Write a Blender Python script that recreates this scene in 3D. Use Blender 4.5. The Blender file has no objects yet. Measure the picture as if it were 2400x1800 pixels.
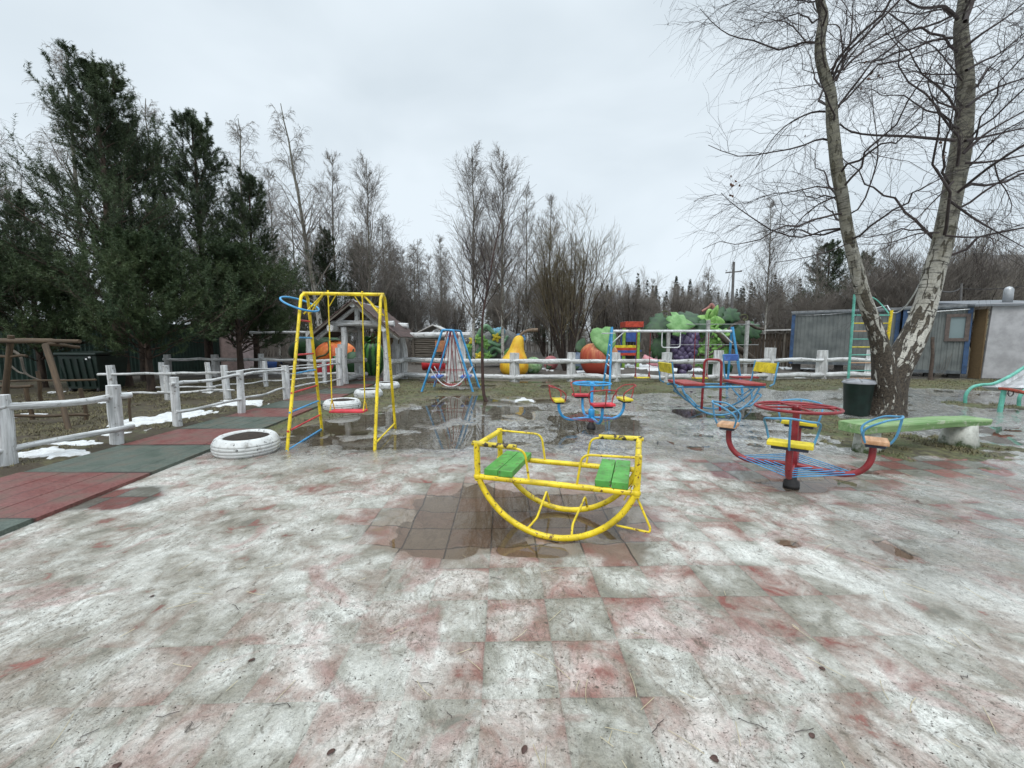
import bpy, math, random
import numpy as np
from mathutils import Vector, Matrix, Euler
PI = math.pi
SC = bpy.context.scene
COL = SC.collection
rad = math.radians

# ------------------------------------------------------------------ camera
F, PITCH, H = 960.0, 0.1037, 1.55          # focal length in pixels of a 2400 px wide picture
cam = bpy.data.cameras.new("camera"); camo = bpy.data.objects.new("camera", cam); COL.objects.link(camo)
camo.location = (0, 0, H); camo.rotation_euler = (PI/2-PITCH, 0, 0)
cam.sensor_width = 36; cam.lens = 36*F/2400; cam.clip_start = 0.05; cam.clip_end = 2000
SC.camera = camo
SC.render.resolution_x, SC.render.resolution_y = 1024, 768

# ------------------------------------------------------------------ sky and sun (overcast)
SUN_EL, SUN_AZ = rad(52), rad(200)
W = bpy.data.worlds.new("World"); SC.world = W; W.use_nodes = True
wn, wl = W.node_tree.nodes, W.node_tree.links
wn.clear()
def wnode(t, **k):
    n = wn.new(t)
    for a, b in k.items(): setattr(n, a, b)
    return n
w_out = wnode('ShaderNodeOutputWorld')
sky = wnode('ShaderNodeTexSky', sky_type='NISHITA', sun_disc=False, sun_elevation=SUN_EL, sun_rotation=SUN_AZ)
bgA = wnode('ShaderNodeBackground'); bgA.inputs[1].default_value = 0.08
wl.new(sky.outputs[0], bgA.inputs[0])
tcw = wnode('ShaderNodeTexCoord')
mapw = wnode('ShaderNodeMapping'); mapw.inputs['Scale'].default_value = (1.0, 1.0, 2.2)
wl.new(tcw.outputs['Generated'], mapw.inputs[0])
cn = wnode('ShaderNodeTexNoise'); cn.inputs['Scale'].default_value = 1.9; cn.inputs['Detail'].default_value = 4.5; cn.inputs['Roughness'].default_value = .48; cn.inputs['Distortion'].default_value = .35
wl.new(mapw.outputs[0], cn.inputs['Vector'])
cr = wnode('ShaderNodeValToRGB')
cr.color_ramp.elements[0].position = .36; cr.color_ramp.elements[0].color = (.64, .72, .78, 1)
cr.color_ramp.elements[1].position = .62; cr.color_ramp.elements[1].color = (.755, .835, .895, 1)
wl.new(cn.outputs['Fac'], cr.inputs[0])
sepw = wnode('ShaderNodeSeparateXYZ'); wl.new(tcw.outputs['Generated'], sepw.inputs[0])
mrw = wnode('ShaderNodeMapRange', interpolation_type='SMOOTHSTEP')
for i, v in ((1, .58), (2, 1.0), (3, 1.0), (4, 2.9)): mrw.inputs[i].default_value = v
wl.new(sepw.outputs['Z'], mrw.inputs[0])
bgB = wnode('ShaderNodeBackground'); wl.new(cr.outputs[0], bgB.inputs[0]); wl.new(mrw.outputs[0], bgB.inputs[1])
mxw = wnode('ShaderNodeMixShader'); mxw.inputs[0].default_value = .93
wl.new(bgA.outputs[0], mxw.inputs[1]); wl.new(bgB.outputs[0], mxw.inputs[2]); wl.new(mxw.outputs[0], w_out.inputs[0])
sl = bpy.data.lights.new("sun", 'SUN'); sl.energy = 1.1; sl.angle = rad(25); sl.color = (1, .96, .9)
slo = bpy.data.objects.new("sun", sl); COL.objects.link(slo)
slo.rotation_euler = (PI/2-SUN_EL, 0, PI-SUN_AZ)
SC.view_settings.view_transform = 'Standard'; SC.view_settings.look = 'None'
SC.view_settings.exposure = 0.2; SC.view_settings.gamma = 1

# ------------------------------------------------------------------ photograph -> place
CP, SP = math.cos(PITCH), math.sin(PITCH)
def ray(px, py):
    u, v = (px-1200)/F, (900-py)/F
    return Vector((u, CP+v*SP, -SP+v*CP))
def G(px, py, z=0.0):
    d = ray(px, py); t = (z-H)/d.z
    return Vector((d.x*t, d.y*t, z))
def A(px, py, Y):
    d = ray(px, py); t = Y/d.y
    return Vector((d.x*t, Y, H+d.z*t))

# ------------------------------------------------------------------ node helper + materials
def new_mat(name):
    m = bpy.data.materials.new(name); m.use_nodes = True
    nt = m.node_tree; nt.nodes.clear()
    out = nt.nodes.new('ShaderNodeOutputMaterial'); b = nt.nodes.new('ShaderNodeBsdfPrincipled')
    nt.links.new(b.outputs[0], out.inputs[0])
    return m, nt, b, out
def nd(nt, t, props=None, **inp):
    n = nt.nodes.new(t)
    for a, b in (props or {}).items(): setattr(n, a, b)
    for k, v in inp.items():
        s = n.inputs[int(k[1:])] if k[0] == '_' else n.inputs[k.replace('__', ' ')]
        if isinstance(v, bpy.types.NodeSocket): nt.links.new(v, s)
        else: s.default_value = v
    return n
def mixc(nt, fac, a, b, mode='MIX'):
    n = nt.nodes.new('ShaderNodeMix'); n.data_type = 'RGBA'; n.blend_type = mode
    for s, v in ((n.inputs[0], fac), (n.inputs[6], a), (n.inputs[7], b)):
        if isinstance(v, bpy.types.NodeSocket): nt.links.new(v, s)
        else: s.default_value = (*v, 1) if isinstance(v, tuple) and len(v) == 3 else v
    return n.outputs[2]
def mth(nt, op, a, b=0.0, c=None, clamp=False):
    n = nt.nodes.new('ShaderNodeMath'); n.operation = op; n.use_clamp = clamp
    for i, v in enumerate((a, b) if c is None else (a, b, c)):
        if isinstance(v, bpy.types.NodeSocket): nt.links.new(v, n.inputs[i])
        else: n.inputs[i].default_value = v
    return n.outputs[0]
def ramp(nt, x, lo, hi, a=0.0, b=1.0, smooth=True):
    n = nt.nodes.new('ShaderNodeMapRange'); n.interpolation_type = 'SMOOTHSTEP' if smooth else 'LINEAR'
    nt.links.new(x, n.inputs[0])
    for i, v in ((1, lo), (2, hi), (3, a), (4, b)): n.inputs[i].default_value = v
    return n.outputs[0]
def tcoord(nt, scale=(1, 1, 1), attr='tc'):
    a = nd(nt, 'ShaderNodeAttribute', dict(attribute_name=attr))
    return nd(nt, 'ShaderNodeMapping', Vector=a.outputs['Vector'], Scale=scale).outputs[0]
def noise(nt, vec, scale, detail=3.0, rough=.55, dist=0.0):
    return nd(nt, 'ShaderNodeTexNoise', Vector=vec, Scale=scale, Detail=detail, Roughness=rough, Distortion=dist).outputs['Fac']
MATS = {}
def paint(key, col, rough=.42, chip=(.10, .055, .03), chips=.30, vary=.18, grime=.35, cscale=38, bump=.15, spec=.5):
    """oil paint on metal or wood: weak colour drift, grime, chipped spots"""
    if key in MATS: return MATS[key]
    m, nt, b, out = new_mat(key)
    v = tcoord(nt)
    n1 = noise(nt, v, 5, 4); n2 = noise(nt, v, cscale, 5, .65); n3 = noise(nt, v, 14, 5, .6)
    dk = tuple(c*(1-vary*1.6) for c in col); lt = tuple(min(1, c*(1+vary)+.01) for c in col)
    c = mixc(nt, ramp(nt, n1, .3, .7), dk, lt)
    c = mixc(nt, mth(nt, 'MULTIPLY', ramp(nt, n3, .52, .75), grime), c, (.10, .085, .06))
    big = noise(nt, v, 7, 2)
    ch = ramp(nt, mth(nt, 'ADD', n2, mth(nt, 'MULTIPLY', big, .22)), .80-chips*.18, .83-chips*.18)
    c = mixc(nt, ch, c, chip)
    nt.links.new(c, b.inputs['Base Color'])
    r = ramp(nt, n3, .3, .7, rough-.12, rough+.15)
    nt.links.new(r, b.inputs['Roughness']); b.inputs['Specular IOR Level'].default_value = spec
    h = mth(nt, 'SUBTRACT', n3, mth(nt, 'MULTIPLY', ch, .8))
    bp = nd(nt, 'ShaderNodeBump', Strength=bump, Distance=.004, Height=h)
    nt.links.new(bp.outputs[0], b.inputs['Normal'])
    MATS[key] = m; return m
def wood(key, c0, c1, crack=(.03, .025, .02), rough=.75, gs=(26, 26, 1.6), cracks=.5, spots=0.0, spotc=(.05, .05, .04), bump=.5):
    """grain along the piece (z of the straightened coordinate)"""
    if key in MATS: return MATS[key]
    m, nt, b, out = new_mat(key)
    v = tcoord(nt, gs); vb = tcoord(nt)
    g = noise(nt, v, 1.0, 6, .62); g2 = noise(nt, v, .38, 3); pt = noise(nt, vb, 4.5, 4, .6)
    c = mixc(nt, ramp(nt, g, .32, .68), c0, c1)
    c = mixc(nt, ramp(nt, pt, .42, .75, 0, .55), c, c0)
    k = ramp(nt, mth(nt, 'ADD', g, mth(nt, 'MULTIPLY', g2, .35)), .44-.12*(1-cracks), .40-.12*(1-cracks))
    c = mixc(nt, mth(nt, 'MULTIPLY', k, .85), c, crack)
    if spots:
        s = ramp(nt, noise(nt, vb, 9, 5, .7), .62-.1*spots, .70-.1*spots)
        c = mixc(nt, mth(nt, 'MULTIPLY', s, .8), c, spotc)
    nt.links.new(c, b.inputs['Base Color']); b.inputs['Roughness'].default_value = rough
    bp = nd(nt, 'ShaderNodeBump', Strength=bump, Distance=.01, Height=g)
    nt.links.new(bp.outputs[0], b.inputs['Normal'])
    MATS[key] = m; return m
def flat(key, col, rough=.7, vary=.25, scale=8, bump=.2, col2=None, metal=0.0, stretch=(1, 1, 1)):
    if key in MATS: return MATS[key]
    m, nt, b, out = new_mat(key)
    v = tcoord(nt, stretch); n = noise(nt, v, scale, 5, .6)
    c = mixc(nt, ramp(nt, n, .3, .7), tuple(x*(1-vary) for x in col), col2 or tuple(min(1, x*(1+vary)) for x in col))
    nt.links.new(c, b.inputs['Base Color']); b.inputs['Roughness'].default_value = rough; b.inputs['Metallic'].default_value = metal
    bp = nd(nt, 'ShaderNodeBump', Strength=bump, Distance=.01, Height=n); nt.links.new(bp.outputs[0], b.inputs['Normal'])
    MATS[key] = m; return m

# ------------------------------------------------------------------ mesh builder
RNG = np.random.default_rng(7)
def catmull(pts, n=6, closed=False):
    P = [Vector(p) for p in pts]; L = len(P); out = []
    for i in range(L if closed else L-1):
        p0, p1 = (P[i-1] if (closed or i > 0) else P[0]), P[i]
        p2 = P[(i+1) % L]; p3 = P[(i+2) % L] if closed else P[min(i+2, L-1)]
        for k in range(n):
            t = k/n
            out.append(.5*((2*p1)+(p2-p0)*t+(2*p0-5*p1+4*p2-p3)*t*t+(3*p1-p0-3*p2+p3)*t**3))
    if not closed: out.append(P[-1])
    return out
def fillet(pts, r=.06, n=4):
    """polyline with rounded corners, as a bent pipe"""
    P = [Vector(p) for p in pts]; out = [P[0]]
    for i in range(1, len(P)-1):
        a, b, c = P[i-1], P[i], P[i+1]
        d1, d2 = (a-b), (c-b); q = min(r, d1.length*.48, d2.length*.48)
        s, e = b+d1.normalized()*q, b+d2.normalized()*q
        for k in range(n+1):
            t = k/n; out.append(s*(1-t)**2+b*2*t*(1-t)+e*t*t)
    out.append(P[-1]); return out
class MB:
    def __init__(s): s.v, s.f, s.t, s.sm = [], [], [], []
    def add(s, vs, fs, tc, smooth):
        o = len(s.v); s.v += [tuple(p) for p in vs]; s.t += [tuple(p) for p in tc]
        s.f += [tuple(i+o for i in f) for f in fs]; s.sm += [smooth]*len(fs); return s
    def tube(s, pts, r, k=8, closed=False, caps=True, rough=0.0):
        P = [Vector(p) for p in pts]; n = len(P)
        R = list(r) if hasattr(r, '__len__') else [r]*n
        T = []
        for i in range(n):
            a = P[i-1] if (i > 0 or closed) else P[0]; b = P[(i+1) % n] if (i < n-1 or closed) else P[n-1]
            d = b-a; T.append(d.normalized() if d.length > 1e-9 else Vector((0, 0, 1)))
        u = T[0].orthogonal().normalized(); vs, tc, fs = [], [], []; L = 0; off = RNG.uniform(0, 40)
        ph = RNG.uniform(0, 6.28)
        for i in range(n):
            u = (u-T[i]*u.dot(T[i])).normalized(); w = T[i].cross(u)
            if i: L += (P[i]-P[i-1]).length
            for j in range(k):
                a = 2*PI*j/k+(PI/4 if k == 4 else 0)
                q = R[i]*(1+rough*(math.sin(2*a+ph+L*3)+.6*math.sin(3*a-ph*2+L*7)))
                vs.append(P[i]+u*(math.cos(a)*q)+w*(math.sin(a)*q))
                tc.append((math.cos(a)*R[i]+off, math.sin(a)*R[i], L+off))
        m = n if closed else n-1
        for i in range(m):
            for j in range(k):
                a, b = i*k+j, i*k+(j+1) % k; c, d = ((i+1) % n)*k+(j+1) % k, ((i+1) % n)*k+j
                fs.append((a, b, c, d))
        s.add(vs, fs, tc, k > 4)
        if caps and not closed:
            o = len(s.v)-n*k
            for base, flip in ((o, True), (o+(n-1)*k, False)):
                vs = [s.v[base+j] for j in range(k)]; t = [s.t[base+j] for j in range(k)]
                s.add(vs, [tuple(range(k))[::-1] if flip else tuple(range(k))], t, False)
        return s
    def box(s, c, size, rot=None, axis=2, sub=1):
        """axis: local axis along which the grain runs"""
        c = Vector(c); hx, hy, hz = (x/2 for x in size); M = (rot if rot is not None else Matrix.Identity(3))
        off = RNG.uniform(0, 40)
        vs = [Vector((x, y, z)) for x in (-hx, hx) for y in (-hy, hy) for z in (-hz, hz)]
        order = {0: (1, 2, 0), 1: (2, 0, 1), 2: (0, 1, 2)}[axis]
        tc = [tuple(p[i]+off for i in order) for p in vs]
        fs = [(0, 1, 3, 2), (4, 6, 7, 5), (0, 4, 5, 1), (2, 3, 7, 6), (0, 2, 6, 4), (1, 5, 7, 3)]
        return s.add([c+M@p for p in vs], fs, tc, False)
    def beam(s, p0, p1, w, h, up=(0, 0, 1)):
        p0, p1 = Vector(p0), Vector(p1); d = p1-p0; z = d.normalized(); up = Vector(up)
        if abs(z.dot(up)) > .98: up = Vector((0, 1, 0))
        x = up.cross(z).normalized(); y = z.cross(x)
        M = Matrix((x, y, z)).transposed()
        return s.box((p0+p1)/2, (w, h, d.length), M, 2)
    def lathe(s, prof, n=24, c=(0, 0, 0), M=None, fn=None, smooth=True, close=False):
        c = Vector(c); M = M if M is not None else Matrix.Identity(3); vs, tc, fs = [], [], []; m = len(prof); off = RNG.uniform(0, 30)
        for i, (r, z) in enumerate(prof):
            for j in range(n):
                a = 2*PI*j/n; q = r*(fn(a, z) if fn else 1)
                p = Vector((math.cos(a)*q, math.sin(a)*q, z)); vs.append(c+M@p); tc.append((p.x+off, p.y, p.z+off))
        for i in range(m if close else m-1):
            for j in range(n):
                fs.append((i*n+j, i*n+(j+1) % n, ((i+1) % m)*n+(j+1) % n, ((i+1) % m)*n+j))
        return s.add(vs, fs, tc, smooth)
    def ball(s, c, r, n=16, m=10, M=None, fn=None):
        r = (r, r, r) if not hasattr(r, '__len__') else r
        c = Vector(c); M = M if M is not None else Matrix.Identity(3); vs, tc, fs = [], [], []; off = RNG.uniform(0, 30)
        for i in range(m+1):
            th = PI*i/m
            for j in range(n):
                a = 2*PI*j/n; q = fn(a, th) if fn else 1
                p = Vector((r[0]*math.sin(th)*math.cos(a)*q, r[1]*math.sin(th)*math.sin(a)*q, -r[2]*math.cos(th)*(q if fn else 1)))
                vs.append(c+M@p); tc.append((p.x+off, p.y, p.z+off))
        for i in range(m):
            for j in range(n): fs.append((i*n+j, i*n+(j+1) % n, (i+1)*n+(j+1) % n, (i+1)*n+j))
        return s.add(vs, fs, tc, True)
    def log(s, p0, p1, r0, r1=None, k=9, n=9, wob=.02, knots=.10, rng=RNG):
        p0, p1 = Vector(p0), Vector(p1); r1 = r1 or r0; P, R = [], []
        side = (p1-p0).orthogonal().normalized(); up = (p1-p0).cross(side).normalized()
        a, b, c = rng.uniform(0, 6.28, 3)
        for i in range(n):
            t = i/(n-1); e = math.sin(PI*t)**.5
            P.append(p0.lerp(p1, t)+side*wob*e*math.sin(a+t*5+.5*math.sin(t*9))+up*wob*e*math.sin(b+t*6.5))
            R.append((r0+(r1-r0)*t)*(1+rng.uniform(-knots, knots)))
        return s.tube(P, R, k, rough=.05)
    def leaf(s, c, M, outline, thick=.03, curl=0.15, nv=0):
        """a thick leaf: fan of an outline in local xy, bowed"""
        c = Vector(c); n = len(outline); vs, tc = [], []
        rings = (1.0, .66, .33)
        for side in (1, -1):
            for q in rings:
                for x, y in outline:
                    X, Y = x*q, y*q
                    vs.append(c+M@Vector((X, Y, side*thick*(1-.8*q*q)-curl*(X*X+.4*Y*Y)))); tc.append((X, Y, 0))
            vs.append(c+M@Vector((0, 0, side*thick))); tc.append((0, 0, 0))
        fs = []; S = 3*n+1
        for si in (0, 1):
            o = si*S
            for q in range(2):
                for j in range(n):
                    f = (o+q*n+j, o+q*n+(j+1) % n, o+(q+1)*n+(j+1) % n, o+(q+1)*n+j); fs.append(f if si == 0 else f[::-1])
            for j in range(n):
                f = (o+2*n+j, o+2*n+(j+1) % n, o+3*n); fs.append(f if si == 0 else f[::-1])
        for j in range(n): fs.append((j, S+j, S+(j+1) % n, (j+1) % n))
        return s.add(vs, fs, tc, True)
    def build(s, name, mat, parent=None, world=True, bevel=0.0, subsurf=0):
        me = bpy.data.meshes.new(name); off = Vector((0, 0, 0))
        if parent is not None and world: off = root_loc(parent)
        me.from_pydata([(p[0]-off.x, p[1]-off.y, p[2]-off.z) for p in s.v], [], s.f)
        at = me.attributes.new('tc', 'FLOAT_VECTOR', 'POINT'); at.data.foreach_set('vector', np.array(s.t, dtype=np.float32).ravel())
        me.polygons.foreach_set('use_smooth', s.sm)
        if mat: me.materials.append(mat)
        o = bpy.data.objects.new(name, me); COL.objects.link(o)
        if parent is not None: o.parent = parent
        if bevel:
            b = o.modifiers.new('bevel', 'BEVEL'); b.width = bevel; b.segments = 2; b.limit_method = 'ANGLE'; b.angle_limit = rad(40)
        if subsurf:
            b = o.modifiers.new('subsurf', 'SUBSURF'); b.levels = b.render_levels = subsurf
        return o
def root_loc(o):
    v = Vector((0, 0, 0))
    while o is not None: v += o.location; o = o.parent
    return v
def tag(o, label=None, cat=None, group=None, kind=None):
    for k, v in (('label', label), ('category', cat), ('group', group), ('kind', kind)):
        if v: o[k] = v
    return o
def thing(name, label, cat, loc, group=None):
    o = bpy.data.objects.new(name, None); COL.objects.link(o); o.empty_display_size = .2
    o.location = Vector(loc); return tag(o, label, cat, group)
def copy_thing(src, loc, rz=0, sc=1.0, label=None):
    r = src.copy(); COL.objects.link(r); r.location = Vector(loc); r.rotation_euler = (0, 0, rz)
    r.scale = (sc, sc, sc) if not hasattr(sc, '__len__') else sc
    if label: r['label'] = label
    for ch in src.children:
        c = ch.copy(); COL.objects.link(c); c.parent = r
        for g in ch.children:
            d = g.copy(); COL.objects.link(d); d.parent = c
    return r
# raw arrays -> mesh (vegetation, ground)
def raw_mesh(name, V, Q, mat, parent=None, tc=None, smooth=True, off=(0, 0, 0), k=4):
    V = np.asarray(V, dtype=np.float32)-np.asarray(off, dtype=np.float32); Q = np.asarray(Q, dtype=np.int32)
    me = bpy.data.meshes.new(name); me.vertices.add(len(V)); me.vertices.foreach_set('co', V.ravel())
    n, kk = Q.shape; me.loops.add(n*kk); me.loops.foreach_set('vertex_index', Q.ravel())
    me.polygons.add(n); me.polygons.foreach_set('loop_start', np.arange(0, n*kk, kk, dtype=np.int32)); me.polygons.foreach_set('loop_total', np.full(n, kk, dtype=np.int32))
    me.polygons.foreach_set('use_smooth', np.full(n, smooth)); me.update(calc_edges=True)
    at = me.attributes.new('tc', 'FLOAT_VECTOR', 'POINT'); at.data.foreach_set('vector', np.asarray(V if tc is None else tc, dtype=np.float32).ravel())
    me.materials.append(mat)
    o = bpy.data.objects.new(name, me); COL.objects.link(o)
    if parent is not None: o.parent = parent
    return o
def tubes(P, R, k=3):
    """P (B,N,3), R (B,N) -> verts, quads"""
    B, N, _ = P.shape
    T = np.gradient(P, axis=1); T /= np.linalg.norm(T, axis=2, keepdims=True)+1e-9
    ref = np.where(np.abs(T[:, :1, 2:3]) > .9, np.array([1., 0, 0]), np.array([0., 0, 1.])); ref = np.repeat(ref, N, 1)
    U = np.cross(T, ref); U /= np.linalg.norm(U, axis=2, keepdims=True)+1e-9; Wv = np.cross(T, U)
    a = 2*np.pi*np.arange(k)/k
    V = P[:, :, None, :]+R[:, :, None, None]*(np.cos(a)[None, None, :, None]*U[:, :, None, :]+np.sin(a)[None, None, :, None]*Wv[:, :, None, :])
    idx = np.arange(B*N*k).reshape(B, N, k)
    q = np.stack([idx[:, :-1], np.roll(idx, -1, 2)[:, :-1], np.roll(idx, -1, 2)[:, 1:], idx[:, 1:]], -1).reshape(-1, 4)
    return V.reshape(-1, 3), q
def join(parts):
    V, Q, o = [], [], 0
    for v, q in parts: V.append(v); Q.append(q+o); o += len(v)
    return np.concatenate(V), np.concatenate(Q)
# ------------------------------------------------------------------ ground
def vnoise(x, y, seed):
    xi = np.floor(x).astype(np.int64); yi = np.floor(y).astype(np.int64); fx, fy = x-xi, y-yi
    fx = fx*fx*fx*(fx*(fx*6-15)+10); fy = fy*fy*fy*(fy*(fy*6-15)+10)
    def h(a, b):
        n = (a*374761393+b*668265263+seed*974634777) & 0xffffffff
        n = ((n ^ (n >> 13))*1274126177) & 0xffffffff
        return ((n ^ (n >> 16)) & 0xffff)/65535.0
    return (h(xi, yi)*(1-fx)+h(xi+1, yi)*fx)*(1-fy)+(h(xi, yi+1)*(1-fx)+h(xi+1, yi+1)*fx)*fy
def fbm(x, y, seed, octv=4, g=.5):
    s, a, t = 0, 1.0, 0
    for o in range(octv):
        s = s+a*vnoise(x*2**o+o*17.3, y*2**o-o*9.1, seed+o); t += a; a *= g
    return s/t
def sstep(x, a, b):
    t = np.clip((x-a)/(b-a), 0, 1); return t*t*(3-2*t)
def ell(X, Y, px, py, rx, ry):
    """1 at the centre of a patch seen at (px,py) with half sizes rx,ry in the photograph, 0 on its rim"""
    c = G(px, py); y1, y0 = G(px, py-ry).y, G(px, py+ry).y; ax = rx/F*c.y; cy = (y1+y0)/2; ay = (y1-y0)/2
    return 1-np.sqrt(((X-c.x)/ax)**2+((Y-cy)/ay)**2)
TILE, TYAW, TO = .345, .0215, (-.155, 2.668)
PUDDLES = [(1150, 1225, 235, 92), (1330, 1215, 190, 85), (1010, 1262, 110, 50), (1250, 1290, 140, 22), (1040, 1290, 120, 24),
    (1080, 950, 130, 30), (980, 985, 120, 34), (1180, 962, 110, 22), (1080, 1020, 130, 30), (950, 1030, 60, 22), (1290, 940, 60, 10),
    (800, 1000, 120, 40), (860, 1040, 90, 22), (760, 1035, 50, 18),
    (1390, 990, 110, 28), (1330, 985, 60, 18), (1480, 1010, 50, 12), (1030, 895, 60, 7), (1110, 905, 75, 9), (1180, 890, 60, 5), (1250, 893, 55, 8), (1290, 905, 40, 6),
    (1620, 968, 60, 12), (1690, 976, 50, 8), (1755, 975, 50, 9), (1700, 955, 60, 6),
    (1990, 1102, 110, 12), (1880, 1140, 90, 14), (1960, 1130, 110, 14), (1810, 1130, 80, 8),
    (2090, 1285, 30, 26), (1850, 1270, 25, 10), (2330, 885, 90, 8)]
SNOW = [(380, 985, 75, 20), (440, 975, 40, 10), (120, 1068, 85, 15), (190, 1045, 80, 6), (560, 950, 70, 9), (250, 1022, 60, 5),
    (1520, 862, 55, 8), (1560, 868, 60, 5), (1420, 866, 40, 4), (1360, 872, 30, 4), (1880, 866, 50, 6), (1290, 868, 20, 3), (1620, 868, 60, 6), (1230, 938, 40, 3),
    (1870, 886, 14, 2), (30, 1075, 50, 12)]
def ground_fields(X, Y):
    w1 = fbm(X*.9, Y*.9, 11, 4)-.5; w2 = fbm(X*2.3, Y*2.3, 31, 4)-.5; w3 = fbm(X*6, Y*6, 51, 3)-.5
    xr = -4.15-.075*(Y-4)
    pud = np.full(X.shape, -9.0)
    for i, p in enumerate(PUDDLES): pud = np.maximum(pud, ell(X, Y, *p))
    pud = pud+(w2*.9+w3*.35)
    ca, sa = math.cos(-TYAW), math.sin(-TYAW); ti = (X-TO[0])*ca-(Y-TO[1])*sa; tj = (X-TO[0])*sa+(Y-TO[1])*ca
    # the puddle under the rocker stops at a row of tiles
    inrow = sstep(tj, -.05, .03)
    near = (Y < 3.9) & (Y > 1.8) & (np.abs(X) < 2)
    pud = np.where(near, np.minimum(pud, inrow*2-.9+pud*.0+w3*.8), pud)
    tile = sstep(5.62+w1*.35+w3*.2-Y, -.05, .05)*sstep(X-xr, -.02, .02)*sstep(7.3+w1*2-X, -.3, .3)
    left = sstep(xr-.2-X, -.1, .1)
    # dead grass: by the portal and swings, round the bench, beyond the ice
    yb = np.where(X < 1.2, 10.4, 11.6)+np.where(X > 5.2, 1.6, 0)+w1*2.6+w2*1.2
    grass = sstep(Y-yb, -.5, .7)*(Y < 17)
    grass = np.maximum(grass, sstep(-2.6-X+w1*2.5, -.2, .5)*sstep(Y, 6.2, 7.2))
    for p in ((2150, 1050, 190, 42), (2000, 1020, 110, 40), (1930, 985, 90, 26), (2330, 1050, 90, 22), (1215, 905, 250, 22), (930, 935, 90, 20), (2290, 950, 60, 10), (2380, 955, 40, 12), (640, 1010, 60, 20)):
        grass = np.maximum(grass, sstep(ell(X, Y, *p)+w2*1.3+w3*.5, .05, .35))
    grass = np.maximum(grass, left)
    far = sstep(Y-16.4, -.4, .6)
    icez = (1-grass)*(1-left)
    thin = np.zeros(X.shape)
    for p in ((1800, 1115, 150, 38), (1960, 1130, 160, 30), (2230, 1095, 170, 26), (1150, 1235, 290, 95), (1330, 1235, 250, 95), (260, 1170, 120, 30), (2150, 1098, 260, 22), (1830, 1120, 130, 30)):
        thin = np.maximum(thin, sstep(ell(X, Y, *p)+w2*.8, -.1, .3))
    snow = np.zeros(X.shape)
    for p in SNOW: snow = np.maximum(snow, sstep(ell(X, Y, *p)+w2*1.1+w3*.6, .05, .22))
    snow = np.maximum(snow, left*sstep(w1+w2*.5, .30, .36)*.9)
    wet = sstep(Y, 4.6, 6.0)*(1-far)*(1-grass*.7)
    wet = np.maximum(wet, thin*(Y > 3)*.95)
    wet = np.maximum(wet, sstep(X-.7*Y-.2+w1*2, -.6, 1.0)*sstep(Y, 1.8, 3.2)*.75)
    # how clearly the tiles show through the ice
    show = np.clip(.22+1.7*(fbm(X*.75, Y*.75, 301, 4)-.38)-.30*sstep(-1.0-X, 0, 1.2), 0.03, .8)
    for cx, cy, rx, ry, k in ((.35, 2.15, 1.1, .75, 1.0), (2.8, 4.6, 1.5, .9, .9), (-1.0, 4.0, 1.6, .9, .6), (.4, 1.5, 1.2, .5, .7)):
        show = np.maximum(show, k*sstep(1-np.sqrt(((X-cx)/rx)**2+((Y-cy)/ry)**2)+w2*.9, 0, .45))
    # relief
    z = .012*(fbm(X*1.7, Y*1.7, 71, 3)-.5)+.010*(fbm(X*7, Y*7, 91, 3)-.5)
    ripple = (fbm(X*2.2+w1*1.5, Y*3.4, 131, 4)-.5)
    wi = sstep(Y, 5.2, 6.2)*(1-grass)*(1-far)
    z = z+wi*(.080*ripple+.016*w3)-wi*.006
    z = z+grass*(.018+.035*w2+.02*w3)
    z = z+far*(.02+.05*w1)
    z = z+left*.01
    z = z+snow*(.03+.03*w2)
    dep = sstep(pud, 0, .5)
    z = z*(1-.75*dep)-.042*dep
    # slab path lies on flat ground
    onp = sstep(X-(-5.9-.03*(Y-4)), -.15, .1)*sstep(xr+.12-X, -.1, .12)*(Y < 17.5)
    z = z*(1-onp)-.01*onp
    # rise of the land far away
    z = z+sstep(Y, 30, 120)*1.5
    return dict(z=z, tile=tile, grass=np.clip(grass, 0, 1), far=far, ice=icez*(1-thin*1.0), thin=thin, snow=snow*(1-far*.15), wet=wet, pud=sstep(pud, -.25, .35), mudpud=sstep(pud, -.45, .35)*np.where(Y < 4.6, 1.0, np.where((X < -2.4) | (Y > 10.4), .45, .15)), left=left, show=show)
def build_ground():
    H1 = 640; inv = np.linspace(1/.55, 1/26.0, H1); ys = 1/inv
    ys = np.concatenate([np.linspace(-14, .45, 16), ys, 26*1.06**np.arange(1, 50)])
    us = np.linspace(-1, 1, 760); us = us*(.55+.45*np.abs(us)**2)
    us = us/np.abs(us).max()
    hw = 4.2+1.55*np.maximum(ys, 0)+np.where(ys < .4, 8, 0)
    X = us[None, :]*hw[:, None]; Y = np.repeat(ys[:, None], len(us), 1)
    f = ground_fields(X, Y)
    V = np.stack([X, Y, f['z']], -1).reshape(-1, 3); n, m = X.shape
    idx = np.arange(n*m).reshape(n, m)
    Q = np.stack([idx[:-1, :-1], idx[:-1, 1:], idx[1:, 1:], idx[1:, :-1]], -1).reshape(-1, 4)
    o = raw_mesh('ground', V, Q, ground_mat())
    for k in ('tile', 'grass', 'far', 'ice', 'thin', 'snow', 'wet', 'pud', 'left', 'show', 'mudpud'):
        a = o.data.attributes.new('g_'+k, 'FLOAT', 'POINT'); a.data.foreach_set('value', np.ascontiguousarray(np.broadcast_to(f[k], X.shape), dtype=np.float32).ravel())
    return tag(o, kind='structure')
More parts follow.
